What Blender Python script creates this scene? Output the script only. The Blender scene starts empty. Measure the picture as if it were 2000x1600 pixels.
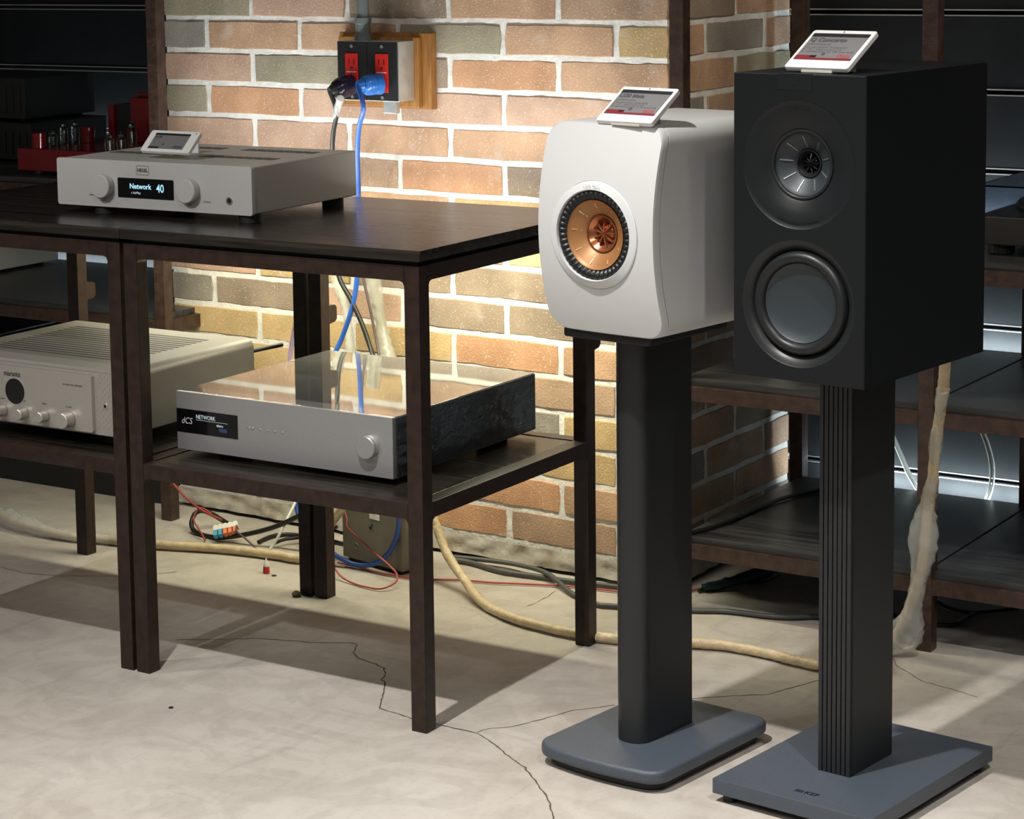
import bpy, bmesh, math, random
from mathutils import Vector, Matrix, noise as mnoise
random.seed(7)
PI = math.pi
scene = bpy.context.scene
COL = scene.collection

# ------------------------------------------------------------------ camera
cd = bpy.data.cameras.new('camera')
cam = bpy.data.objects.new('camera', cd); COL.objects.link(cam)
cam.location = (1.90986, -2.84166, 1.22963)
_yaw, _pit, _rol = -0.597373, 0.127290, -0.017555
def _axes():
    cy, sy, cp, sp = math.cos(_yaw), math.sin(_yaw), math.cos(_pit), math.sin(_pit)
    f = Vector((sy*cp, cy*cp, -sp)); r = Vector((cy, -sy, 0)); u = r.cross(f)
    c, s = math.cos(_rol), math.sin(_rol)
    return c*r + s*u, -s*r + c*u, f
_r, _u, _f = _axes()
cam.rotation_euler = Matrix(((_r.x, _u.x, -_f.x), (_r.y, _u.y, -_f.y), (_r.z, _u.z, -_f.z))).to_euler()
cd.sensor_width = 36.0
cd.lens = 4502.66*36/2000
cd.shift_x = (1000-791.17)/2000
cd.shift_y = (439.70-800)/2000
cd.clip_start = 0.05
scene.camera = cam

# ------------------------------------------------------------------ world, lamps, exposure
w = bpy.data.worlds.new('world'); scene.world = w; w.use_nodes = True
w.node_tree.nodes['Background'].inputs[0].default_value = (0.9, 0.95, 1.0, 1)
w.node_tree.nodes['Background'].inputs[1].default_value = 0.02
vs = scene.view_settings
vs.view_transform = 'Standard'; vs.look = 'None'; vs.gamma = 1.0; vs.use_curve_mapping = False
vs.exposure = 0.0
def spot(name, loc, target, watts, color, cone, blend=0.3, r=0.03):
    l = bpy.data.lights.new(name, 'SPOT'); l.energy = watts; l.color = color
    l.spot_size = math.radians(cone); l.spot_blend = blend; l.shadow_soft_size = r
    o = bpy.data.objects.new(name, l); COL.objects.link(o); o.location = loc
    o.rotation_euler = (Vector(target)-Vector(loc)).to_track_quat('-Z', 'Y').to_euler()
    return o
def strip_lamp(name, loc, rot, sx, sy, watts, color):
    l = bpy.data.lights.new(name, 'AREA'); l.shape = 'RECTANGLE'; l.size = sx; l.size_y = sy
    l.energy = watts; l.color = color
    o = bpy.data.objects.new(name, l); COL.objects.link(o); o.location = loc; o.rotation_euler = rot
    return o
NEU = (1.0, 0.965, 0.915); COOL = (0.80, 0.93, 1.0); WARM = (1.0, 0.86, 0.66)
spot('track_spot', (0.07, -1.20, 2.95), (0.55, -0.95, 0.0), 470, NEU, 74, 0.9, 0.03)
spot('track_spot', (-1.72, -1.20, 2.95), (-1.5, -1.05, 0.0), 110, NEU, 72, 0.7, 0.03)
spot('track_spot', (1.75, -1.00, 2.95), (1.50, -0.10, 0.0), 190, NEU, 56, 0.6, 0.04)
spot('track_spot', (-0.85, -1.45, 2.75), (0.42, 0.0, 0.52), 32, NEU, 30, 0.7, 0.03)
spot('track_spot', (-0.62, -2.1, 2.35), (-0.60, 0.12, 0.72), 105, NEU, 26, 0.8, 0.03)
spot('track_spot', (1.9, -0.2, 2.95), (0.0, 1.12, 0.60), 190, WARM, 36, 0.9, 0.30)  # unseen soft fill, added to brighten the pillar's right return
# unseen fill panels added behind the camera to lift the shadows
strip_lamp('fill_panel', (2.4, -3.2, 3.03), (0, 0, 0), 1.2, 0.6, 45, NEU)
strip_lamp('fill_panel', (-1.6, -3.6, 3.03), (0, 0, 0), 1.2, 0.6, 45, NEU)

# ------------------------------------------------------------------ materials
def mat(name, base, rough=0.5, metal=0.0, var=0.0, scale=30, bump=0.0, bscale=200, spec=0.5, base2=None, stretch=None, emit=None, estr=0, coat=0.0):
    m = bpy.data.materials.new(name); m.use_nodes = True
    nt = m.node_tree; p = nt.nodes['Principled BSDF']
    p.inputs['Base Color'].default_value = (*base, 1); p.inputs['Roughness'].default_value = rough
    p.inputs['Metallic'].default_value = metal; p.inputs['Specular IOR Level'].default_value = spec
    if coat: p.inputs['Coat Weight'].default_value = coat; p.inputs['Coat Roughness'].default_value = 0.08
    tc = None
    def coord():
        nonlocal tc
        if tc is None:
            t = nt.nodes.new('ShaderNodeTexCoord'); mp = nt.nodes.new('ShaderNodeMapping')
            if stretch: mp.inputs['Scale'].default_value = stretch
            nt.links.new(t.outputs['Object'], mp.inputs['Vector']); tc = mp.outputs['Vector']
        return tc
    if var > 0 or base2:
        n = nt.nodes.new('ShaderNodeTexNoise'); n.inputs['Scale'].default_value = scale; n.inputs['Detail'].default_value = 6
        nt.links.new(coord(), n.inputs['Vector'])
        rp = nt.nodes.new('ShaderNodeValToRGB')
        a = base2 if base2 else tuple(c*(1-var) for c in base)
        b = base if base2 else tuple(min(1, c*(1+var)) for c in base)
        rp.color_ramp.elements[0].position = 0.3; rp.color_ramp.elements[1].position = 0.7
        rp.color_ramp.elements[0].color = (*a, 1); rp.color_ramp.elements[1].color = (*b, 1)
        nt.links.new(n.outputs['Fac'], rp.inputs['Fac']); nt.links.new(rp.outputs['Color'], p.inputs['Base Color'])
    if bump > 0:
        n2 = nt.nodes.new('ShaderNodeTexNoise'); n2.inputs['Scale'].default_value = bscale; n2.inputs['Detail'].default_value = 4
        nt.links.new(coord(), n2.inputs['Vector'])
        bp = nt.nodes.new('ShaderNodeBump'); bp.inputs['Strength'].default_value = bump; bp.inputs['Distance'].default_value = 0.002
        nt.links.new(n2.outputs['Fac'], bp.inputs['Height']); nt.links.new(bp.outputs['Normal'], p.inputs['Normal'])
    if emit:
        p.inputs['Emission Color'].default_value = (*emit, 1); p.inputs['Emission Strength'].default_value = estr
    return m
def film_mat(name, tint, rough, alpha, bump=0.6, bscale=60, stretch=None):
    m = mat(name, tint, rough, 0, bump=bump, bscale=bscale, stretch=stretch, spec=0.8)
    m.node_tree.nodes['Principled BSDF'].inputs['Alpha'].default_value = alpha
    return m
def wood_mat(name, c1, c2, rough, spec=0.5):
    m = bpy.data.materials.new(name); m.use_nodes = True; nt = m.node_tree; p = nt.nodes['Principled BSDF']
    t = nt.nodes.new('ShaderNodeTexCoord'); mp = nt.nodes.new('ShaderNodeMapping'); mp.inputs['Scale'].default_value = (1.6, 28, 28)
    nt.links.new(t.outputs['Object'], mp.inputs['Vector'])
    n = nt.nodes.new('ShaderNodeTexNoise'); n.inputs['Scale'].default_value = 3.0; n.inputs['Detail'].default_value = 8; n.inputs['Distortion'].default_value = 0.6
    nt.links.new(mp.outputs['Vector'], n.inputs['Vector'])
    rp = nt.nodes.new('ShaderNodeValToRGB'); rp.color_ramp.elements[0].position = 0.35; rp.color_ramp.elements[1].position = 0.65
    rp.color_ramp.elements[0].color = (*c1, 1); rp.color_ramp.elements[1].color = (*c2, 1)
    nt.links.new(n.outputs['Fac'], rp.inputs['Fac']); nt.links.new(rp.outputs['Color'], p.inputs['Base Color'])
    mr = nt.nodes.new('ShaderNodeMapRange'); mr.inputs['To Min'].default_value = rough*0.85; mr.inputs['To Max'].default_value = rough*1.25
    nt.links.new(n.outputs['Fac'], mr.inputs['Value']); nt.links.new(mr.outputs['Result'], p.inputs['Roughness'])
    bp = nt.nodes.new('ShaderNodeBump'); bp.inputs['Strength'].default_value = 0.18; bp.inputs['Distance'].default_value = 0.001
    nt.links.new(n.outputs['Fac'], bp.inputs['Height']); nt.links.new(bp.outputs['Normal'], p.inputs['Normal'])
    p.inputs['Specular IOR Level'].default_value = spec
    return m
def brick_mat(name, base, spot_c):
    m = bpy.data.materials.new(name); m.use_nodes = True; nt = m.node_tree; p = nt.nodes['Principled BSDF']
    p.inputs['Roughness'].default_value = 0.9; p.inputs['Specular IOR Level'].default_value = 0.2
    g = nt.nodes.new('ShaderNodeNewGeometry')
    def noise(sc, det):
        n = nt.nodes.new('ShaderNodeTexNoise'); n.inputs['Scale'].default_value = sc; n.inputs['Detail'].default_value = det
        nt.links.new(g.outputs['Position'], n.inputs['Vector']); return n.outputs['Fac']
    def ramp(f, p0, c0, p1, c1):
        r = nt.nodes.new('ShaderNodeValToRGB'); r.color_ramp.elements[0].position = p0; r.color_ramp.elements[1].position = p1
        r.color_ramp.elements[0].color = (*c0, 1); r.color_ramp.elements[1].color = (*c1, 1)
        nt.links.new(f, r.inputs['Fac']); return r.outputs['Color']
    big = ramp(noise(9, 4), 0.3, tuple(c*0.72 for c in base), 0.72, tuple(min(1, c*1.2) for c in base))
    fac = ramp(noise(340, 2), 0.60, (0, 0, 0), 0.72, (1, 1, 1))
    mx = nt.nodes.new('ShaderNodeMixRGB'); nt.links.new(fac, mx.inputs['Fac']); nt.links.new(big, mx.inputs['Color1']); mx.inputs['Color2'].default_value = (*spot_c, 1)
    wash = ramp(noise(16, 6), 0.60, (0, 0, 0), 0.8, (0.55, 0.55, 0.55))
    m2 = nt.nodes.new('ShaderNodeMixRGB'); nt.links.new(wash, m2.inputs['Fac']); nt.links.new(mx.outputs['Color'], m2.inputs['Color1']); m2.inputs['Color2'].default_value = (0.55, 0.50, 0.45, 1)
    nt.links.new(m2.outputs['Color'], p.inputs['Base Color'])
    bp = nt.nodes.new('ShaderNodeBump'); bp.inputs['Strength'].default_value = 0.6; bp.inputs['Distance'].default_value = 0.002
    nt.links.new(noise(260, 3), bp.inputs['Height']); nt.links.new(bp.outputs['Normal'], p.inputs['Normal'])
    return m
def concrete_mat():
    m = bpy.data.materials.new('polished_concrete'); m.use_nodes = True; nt = m.node_tree; p = nt.nodes['Principled BSDF']
    t = nt.nodes.new('ShaderNodeTexCoord')
    def noise(sc, det, stretch=None, dist=0.0):
        n = nt.nodes.new('ShaderNodeTexNoise'); n.inputs['Scale'].default_value = sc; n.inputs['Detail'].default_value = det; n.inputs['Distortion'].default_value = dist
        mp = nt.nodes.new('ShaderNodeMapping')
        if stretch: mp.inputs['Scale'].default_value = stretch; mp.inputs['Rotation'].default_value = (0, 0, 0.6)
        nt.links.new(t.outputs['Object'], mp.inputs['Vector']); nt.links.new(mp.outputs['Vector'], n.inputs['Vector']); return n.outputs['Fac']
    def ramp(f, p0, c0, p1, c1):
        r = nt.nodes.new('ShaderNodeValToRGB'); r.color_ramp.elements[0].position = p0; r.color_ramp.elements[1].position = p1
        r.color_ramp.elements[0].color = (*c0, 1); r.color_ramp.elements[1].color = (*c1, 1)
        nt.links.new(f, r.inputs['Fac']); return r.outputs['Color']
    def mixc(kind, f, a, b):
        x = nt.nodes.new('ShaderNodeMixRGB'); x.blend_type = kind
        if isinstance(f, float): x.inputs['Fac'].default_value = f
        else: nt.links.new(f, x.inputs['Fac'])
        nt.links.new(a, x.inputs['Color1']); nt.links.new(b, x.inputs['Color2']); return x.outputs['Color']
    a = ramp(noise(2.2, 9, None, 0.9), 0.36, (0.405, 0.370, 0.330), 0.66, (0.485, 0.455, 0.415))
    b = ramp(noise(4.5, 12, (1, 1.5, 1), 2.6), 0.44, (0.80, 0.79, 0.78), 0.53, (1, 1, 1))
    c = mixc('MULTIPLY', 0.45, a, b)
    b2 = ramp(noise(13, 10, (1.8, 1, 1), 1.2), 0.38, (0.86, 0.85, 0.84), 0.55, (1, 1, 1))
    c = mixc('MULTIPLY', 0.5, c, b2)
    d = ramp(noise(130, 4), 0.26, (0.78, 0.77, 0.76), 0.44, (1, 1, 1))
    c = mixc('MULTIPLY', 0.5, c, d)
    e = ramp(noise(34, 3), 0.70, (1, 1, 1), 0.80, (0.74, 0.72, 0.68))
    c = mixc('MULTIPLY', 0.45, c, e)
    scr = ramp(noise(3.2, 14, (7, 0.8, 1), 0.5), 0.63, (1, 1, 1), 0.70, (0.80, 0.79, 0.78))
    c = mixc('MULTIPLY', 0.5, c, scr)
    nt.links.new(c, p.inputs['Base Color'])
    r = nt.nodes.new('ShaderNodeMapRange'); r.inputs['To Min'].default_value = 0.50; r.inputs['To Max'].default_value = 0.72
    nt.links.new(noise(8, 6), r.inputs['Value']); nt.links.new(r.outputs['Result'], p.inputs['Roughness'])
    bp = nt.nodes.new('ShaderNodeBump'); bp.inputs['Strength'].default_value = 0.12; bp.inputs['Distance'].default_value = 0.003
    nt.links.new(noise(40, 8), bp.inputs['Height']); nt.links.new(bp.outputs['Normal'], p.inputs['Normal'])
    p.inputs['Specular IOR Level'].default_value = 0.3
    return m
def glass_mat(name, tint, rough=0.03):
    m = bpy.data.materials.new(name); m.use_nodes = True; p = m.node_tree.nodes['Principled BSDF']
    p.inputs['Base Color'].default_value = (*tint, 1); p.inputs['Roughness'].default_value = rough
    p.inputs['Transmission Weight'].default_value = 1.0; p.inputs['IOR'].default_value = 1.25
    return m
M = {}
M['steel'] = mat('brown_painted_steel', (0.024, 0.0135, 0.010), 0.42, 0.0, 0.35, 60, 0.25, 220, spec=0.35)
M['rack_steel'] = mat('worn_brown_painted_steel', (0.045, 0.026, 0.020), 0.33, 0.0, 0.4, 50, 0.6, 130)
M['wood'] = wood_mat('black_stained_oak', (0.008, 0.0065, 0.0055), (0.030, 0.024, 0.019), 0.25, 0.45)
M['rack_wood'] = wood_mat('dark_grey_wood', (0.018, 0.018, 0.018), (0.05, 0.05, 0.052), 0.34)
M['edge'] = mat('black_edge_band', (0.006, 0.006, 0.006), 0.5)
M['concrete'] = concrete_mat()
M['mortar'] = mat('white_mortar', (0.72, 0.71, 0.68), 0.95, 0, 0.12, 30, 1.0, 120, spec=0.2)
M['plaster'] = mat('rough_grey_mortar', (0.60, 0.58, 0.53), 0.95, 0, 0, 22, 1.0, 60, spec=0.2, base2=(0.36, 0.31, 0.25))
BR = {
 't': brick_mat('tan_brick', (0.49, 0.315, 0.205), (0.70, 0.53, 0.41)),
 'p': brick_mat('pink_brick', (0.51, 0.345, 0.255), (0.72, 0.58, 0.48)),
 'o': brick_mat('orange_brick', (0.52, 0.295, 0.175), (0.74, 0.53, 0.38)),
 'g': brick_mat('olive_grey_brick', (0.32, 0.285, 0.205), (0.48, 0.44, 0.34)),
 'd': brick_mat('dark_brown_brick', (0.30, 0.235, 0.18), (0.52, 0.44, 0.36)),
 'k': brick_mat('grey_brick', (0.30, 0.27, 0.235), (0.46, 0.43, 0.38)),
 'y': brick_mat('yellow_brick', (0.53, 0.38, 0.20), (0.74, 0.60, 0.40)),
 'b': brick_mat('brown_brick', (0.43, 0.295, 0.205), (0.63, 0.49, 0.38)),
}
M['slat'] = mat('black_slat_panel', (0.008, 0.0095, 0.0105), 0.45, 0, 0.15, 20, 0.05, 200, spec=0.22)
M['alu'] = mat('bright_aluminium', (0.75, 0.76, 0.76), 0.28, 0.9)
M['black_gap'] = mat('flat_black', (0.003, 0.003, 0.003), 0.8)
M['dark_wall'] = mat('dark_painted_wall', (0.22, 0.22, 0.215), 0.7, 0, 0.1, 4)
M['ceiling'] = mat('dark_ceiling', (0.12, 0.12, 0.12), 0.9)
M['black'] = mat('black_satin', (0.0058, 0.0072, 0.0085), 0.45, 0, 0, 30, 0.06, 600, spec=0.28)
M['black_matte'] = mat('black_matte', (0.008, 0.0085, 0.009), 0.6)
M['black_ring'] = mat('black_waveguide', (0.009, 0.011, 0.0125), 0.38, spec=0.3)
M['rubber'] = mat('black_rubber', (0.012, 0.0135, 0.015), 0.38, spec=0.38)
M['cone_black'] = mat('graphite_cone', (0.028, 0.037, 0.043), 0.48, 0.2)
M['gloss_black'] = mat('gloss_black', (0.004, 0.004, 0.005), 0.08)
M['stand_col'] = mat('charcoal_column', (0.013, 0.0145, 0.0165), 0.40, 0, 0, 30, 0.1, 700)
M['stand_base'] = mat('grey_powder_coat', (0.064, 0.078, 0.100), 0.42, 0.1, 0.12, 500, 0.35, 900)
M['white'] = mat('white_satin', (0.60, 0.605, 0.612), 0.42)
M['white_ring'] = mat('white_trim', (0.63, 0.645, 0.66), 0.38)
M['copper'] = mat('copper_cone', (0.36, 0.17, 0.062), 0.45, 0.25)
M['copper_dark'] = mat('copper_tweeter', (0.52, 0.20, 0.10), 0.22, 0.8)
M['copper_line'] = mat('copper_ridge', (0.95, 0.62, 0.30), 0.25, 0.8)
M['graphite_line'] = mat('graphite_ridge', (0.22, 0.25, 0.27), 0.22, 0.6)
M['tag_white'] = mat('tag_white_plastic', (0.80, 0.80, 0.79), 0.4)
M['tag_clear'] = mat('tag_clear_plastic', (0.55, 0.53, 0.48), 0.2)
M['eink'] = mat('eink_grey', (0.18, 0.177, 0.18), 0.55, 0, 0.03, 200)
M['eink_black'] = mat('eink_black', (0.014, 0.015, 0.018), 0.5)
M['eink_red'] = mat('eink_red', (0.20, 0.02, 0.028), 0.5)
M['eink_text'] = mat('eink_text', (0.075, 0.07, 0.08), 0.6)
M['eink_text2'] = mat('eink_small_text', (0.19, 0.185, 0.19), 0.6)
M['red_text'] = mat('eink_red_text', (0.42, 0.08, 0.08), 0.6)
M['silver'] = mat('silver_powder_coat', (0.50, 0.495, 0.49), 0.42, 0.1, 0.03, 400, 0.08, 900)
M['silver_dark'] = mat('silver_casework', (0.43, 0.42, 0.40), 0.42, 0.0, 0.03, 300, 0.08, 900)
M['champagne'] = mat('champagne_aluminium', (0.50, 0.475, 0.44), 0.36, 0.55, 0.03, 300)
M['champ_body'] = mat('champagne_casework', (0.37, 0.35, 0.315), 0.45, 0.25, 0.03, 200)
M['vent'] = mat('dark_vent', (0.10, 0.097, 0.09), 0.6)
M['brushed'] = mat('brushed_grey_aluminium', (0.42, 0.42, 0.425), 0.34, 0.6, 0.04, 300, 0.05, 800)
M['mirror_film'] = mat('film_covered_top', (0.46, 0.455, 0.45), 0.035, 0.65, 0.10, 30, 0.010, 8)
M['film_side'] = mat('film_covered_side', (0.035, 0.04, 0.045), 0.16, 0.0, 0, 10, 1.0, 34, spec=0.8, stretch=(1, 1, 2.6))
M['film'] = film_mat('crinkled_clear_film', (0.62, 0.64, 0.63), 0.16, 0.40, 1.0, 60)
M['clear_wrap'] = film_mat('clear_cable_wrap', (0.60, 0.60, 0.54), 0.2, 0.42, 1.0, 90)
M['screen_txt'] = mat('lit_display_text', (0.1, 0.1, 0.1), 0.5, emit=(0.42, 0.80, 1.0), estr=1.0)
M['screen_txt2'] = mat('lit_display_text_white', (0.1, 0.1, 0.1), 0.5, emit=(0.75, 0.9, 0.95), estr=0.6)
M['print'] = mat('dark_print', (0.06, 0.06, 0.06), 0.6)
M['print_light'] = mat('light_print', (0.55, 0.56, 0.58), 0.5)
M['print_black'] = mat('black_print', (0.002, 0.002, 0.002), 0.5)
M['grey_print'] = mat('grey_print', (0.42, 0.43, 0.43), 0.5)
M['red'] = mat('red_lacquer', (0.17, 0.004, 0.008), 0.20, 0.1, coat=0.6)
M['tube'] = glass_mat('vacuum_tube_glass', (0.92, 0.97, 0.93))
M['tube_metal'] = mat('getter_metal', (0.25, 0.27, 0.25), 0.2, 0.9)
M['dust_cover'] = glass_mat('smoky_dust_cover', (0.72, 0.78, 0.88), 0.06)
M['galv'] = mat('galvanised_steel', (0.55, 0.57, 0.56), 0.34, 0.7, 0.12, 40)
M['conduit'] = mat('grey_conduit', (0.17, 0.20, 0.205), 0.35, 0.3)
M['timber'] = mat('varnished_timber', (0.30, 0.135, 0.035), 0.42, 0, 0.25, 30, 0.2, 60, stretch=(6, 6, 0.8))
M['outlet_black'] = mat('outlet_plate_black', (0.017, 0.017, 0.018), 0.30)
M['outlet_red'] = mat('outlet_red', (0.55, 0.022, 0.018), 0.3)
M['outlet_dark'] = mat('outlet_slot_dark', (0.10, 0.004, 0.004), 0.5)
M['blue'] = mat('blue_cable', (0.025, 0.10, 0.42), 0.40)
M['blue_plug'] = mat('blue_plug', (0.02, 0.13, 0.45), 0.25)
M['purple_plug'] = mat('purple_black_plug', (0.014, 0.008, 0.022), 0.2)
M['cable_black'] = mat('black_cable', (0.010, 0.012, 0.010), 0.45)
M['cable_grey'] = mat('dark_grey_cable', (0.07, 0.075, 0.07), 0.45)
M['cable_brown'] = mat('purple_brown_cable', (0.10, 0.07, 0.075), 0.4)
M['cable_purple'] = mat('lilac_ribbon_cable', (0.25, 0.18, 0.26), 0.4)
M['cable_red'] = mat('red_wire', (0.36, 0.065, 0.055), 0.45)
M['cable_white'] = mat('white_cable', (0.62, 0.64, 0.58), 0.4)
M['sleeve'] = mat('tan_braided_sleeve', (0.68, 0.54, 0.35), 0.42, 0, 0, 60, 0.9, 160, base2=(0.50, 0.40, 0.25))
M['terminal'] = mat('clear_terminal', (0.68, 0.68, 0.64), 0.3)
M['orange'] = mat('orange_lever', (0.70, 0.18, 0.06), 0.35)
M['cyan'] = mat('blue_lever', (0.05, 0.32, 0.55), 0.35)
M['grey_box'] = mat('olive_grey_metal', (0.18, 0.17, 0.135), 0.5, 0.1, 0.08, 30)
M['crack'] = mat('crack_dark', (0.07, 0.06, 0.05), 0.9)
M['led_body'] = mat('led_housing', (0.7, 0.7, 0.68), 0.5)
M['teal'] = mat('dark_teal_film', (0.012, 0.035, 0.038), 0.25, 0, 0.3, 40, 0.6, 40)
M['fluff'] = mat('dust_fluff', (0.10, 0.09, 0.06), 0.9)

# ------------------------------------------------------------------ mesh helpers
class MB:
    def __init__(s): s.v = []; s.f = []; s.xf = None
    def add(s, verts, faces):
        b = len(s.v)
        if s.xf is not None: verts = [tuple(s.xf @ Vector(p)) for p in verts]
        s.v += [tuple(p) for p in verts]; s.f += [tuple(i+b for i in f) for f in faces]; return s
    def box(s, x0, y0, z0, x1, y1, z1):
        return s.add([(x0,y0,z0),(x1,y0,z0),(x1,y1,z0),(x0,y1,z0),(x0,y0,z1),(x1,y0,z1),(x1,y1,z1),(x0,y1,z1)],
                     [(0,3,2,1),(4,5,6,7),(0,1,5,4),(1,2,6,5),(2,3,7,6),(3,0,4,7)])
    def prism(s, poly, axis, a, b):
        n = len(poly)
        def P(p, t): return {'x': (t, p[0], p[1]), 'y': (p[0], t, p[1]), 'z': (p[0], p[1], t)}[axis]
        v = [P(p, a) for p in poly] + [P(p, b) for p in poly]
        f = [(i, (i+1) % n, n+(i+1) % n, n+i) for i in range(n)] + [tuple(range(n-1, -1, -1)), tuple(range(n, 2*n))]
        return s.add(v, f)
    def lathe(s, prof, n=32, axis='z', c=(0,0,0), cap0=False, cap1=False):
        v = []; f = []
        for r, h in prof:
            for k in range(n):
                a = 2*PI*k/n; p, q = r*math.cos(a), r*math.sin(a)
                v.append({'z': (c[0]+p, c[1]+q, c[2]+h), 'y': (c[0]+p, c[1]+h, c[2]+q), 'x': (c[0]+h, c[1]+p, c[2]+q)}[axis])
        for i in range(len(prof)-1):
            for k in range(n):
                f.append((i*n+k, i*n+(k+1) % n, (i+1)*n+(k+1) % n, (i+1)*n+k))
        if cap0: f.append(tuple(range(n-1, -1, -1)))
        if cap1: f.append(tuple((len(prof)-1)*n+k for k in range(n)))
        return s.add(v, f)
    def cyl(s, r, h0, h1, n=24, axis='z', c=(0,0,0), ch=0.0):
        pr = [(r, h0), (r, h1)] if not ch else [(r-ch, h0), (r, h0+ch), (r, h1-ch), (r-ch, h1)]
        return s.lathe(pr, n, axis, c, True, True)
    def tube(s, path, r, n=8, flat=1.0, jitter=0.0):
        P = [Vector(p) for p in path]; rr = r if callable(r) else (lambda t: r)
        ups = Vector((0, 0, 1)); v = []; f = []
        for i, p in enumerate(P):
            t = (P[min(i+1, len(P)-1)]-P[max(i-1, 0)]).normalized()
            sd = t.cross(ups)
            if sd.length < 0.05: sd = t.cross(Vector((0, 1, 0)))
            sd.normalize(); up = sd.cross(t).normalized()
            for k in range(n):
                a = 2*PI*k/n; R = rr(i/(len(P)-1))
                if jitter: R *= 1+jitter*mnoise.noise(Vector((p.x*90+k*7.3, p.y*90, p.z*90)))
                v.append(p+sd*math.cos(a)*R*flat+up*math.sin(a)*R)
        for i in range(len(P)-1):
            for k in range(n): f.append((i*n+k, i*n+(k+1) % n, (i+1)*n+(k+1) % n, (i+1)*n+k))
        f.append(tuple(range(n-1, -1, -1))); f.append(tuple((len(P)-1)*n+k for k in range(n)))
        return s.add(v, f)
    def mesh(s, name, m, bevel=0.0, seg=2, smooth=False, ang=35):
        me = bpy.data.meshes.new(name); me.from_pydata(s.v, [], s.f)
        bm = bmesh.new(); bm.from_mesh(me)
        bmesh.ops.recalc_face_normals(bm, faces=bm.faces)
        if bevel > 0:
            es = [e for e in bm.edges if len(e.link_faces) == 2 and e.calc_face_angle(0) > math.radians(30)]
            bmesh.ops.bevel(bm, geom=es, offset=bevel, offset_type='OFFSET', segments=seg, profile=0.5, affect='EDGES', clamp_overlap=True)
        bm.to_mesh(me); bm.free()
        if smooth or bevel > 0:
            for p in me.polygons: p.use_smooth = True
            me.set_sharp_from_angle(angle=math.radians(ang))
        me.materials.append(m); return me
    def part(s, name, m, parent=None, bevel=0.0, seg=2, smooth=False, ang=35, loc=None, rot=None):
        o = bpy.data.objects.new(name, s.mesh(name, m, bevel, seg, smooth, ang)); COL.objects.link(o)
        if parent is not None: o.parent = parent
        if loc is not None: o.location = loc
        if rot is not None: o.rotation_euler = rot
        if bevel > 0 or (smooth and ang <= 50):
            wn = o.modifiers.new('weighted_normals', 'WEIGHTED_NORMAL'); wn.keep_sharp = True; wn.weight = 100
        return o
def tag(o, label=None, cat=None, group=None, kind=None):
    if label: o['label'] = label
    if cat: o['category'] = cat
    if group: o['group'] = group
    if kind: o['kind'] = kind
    return o
def thing(name, label, cat, loc=(0,0,0), rz=0.0, group=None):
    o = bpy.data.objects.new(name, None); COL.objects.link(o); o.empty_display_size = 0.05
    o.location = loc; o.rotation_euler = (0, 0, rz); return tag(o, label, cat, group)
def copy_tree(o, parent=None):
    c = o.copy(); COL.objects.link(c)
    if parent is not None: c.parent = parent
    for ch in list(o.children): copy_tree(ch, c)
    return c
def kids(parent, name): return [c for c in parent.children if c.name.split('.')[0] == name]
def single(mb, name, m, label, cat, group=None, **kw):
    o = mb.part(name, m, None, **kw); me = o.data
    xs = [v.co for v in me.vertices]
    c = Vector(((min(p.x for p in xs)+max(p.x for p in xs))/2, (min(p.y for p in xs)+max(p.y for p in xs))/2, min(p.z for p in xs)))
    me.transform(Matrix.Translation(-c)); o.location = c
    return tag(o, label, cat, group)
def text(s, size, parent, loc, m, face='front', align='LEFT', shear=0.0, sx=1.0, name='lettering', spacing=1.0, bold=0.0):
    cu = bpy.data.curves.new(name, 'FONT'); cu.body = s; cu.size = size; cu.align_x = align; cu.align_y = 'CENTER'
    cu.extrude = 0.0001; cu.shear = shear; cu.space_character = spacing; cu.offset = bold; cu.resolution_u = 3
    cu.materials.append(m)
    o = bpy.data.objects.new(name, cu); COL.objects.link(o); o.parent = parent; o.location = loc
    o.rotation_euler = (PI/2, 0, 0) if face == 'front' else (0, 0, 0); o.scale = (sx, 1, 1)
    return o
def rrect(x0, y0, x1, y1, r, n=5):
    if not isinstance(r, (tuple, list)): r = (r,)*4
    out = []
    for (cx, cy, a0, R) in ((x0+r[0], y0+r[0], PI, r[0]), (x1-r[1], y0+r[1], 1.5*PI, r[1]), (x1-r[2], y1-r[2], 0, r[2]), (x0+r[3], y1-r[3], PI/2, r[3])):
        for k in range(n+1):
            a = a0+PI/2*k/n; out.append((cx+R*math.cos(a), cy+R*math.sin(a)))
    return out
def smooth_path(pts, per=8):
    P = [Vector(p) for p in pts]; out = []
    for i in range(len(P)-1):
        p0, p1, p2, p3 = P[max(i-1,0)], P[i], P[i+1], P[min(i+2,len(P)-1)]
        for k in range(per):
            t = k/per
            out.append(0.5*((2*p1)+(-p0+p2)*t+(2*p0-5*p1+4*p2-p3)*t*t+(-p0+3*p1-3*p2+p3)*t**3))
    out.append(P[-1]); return out

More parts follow.
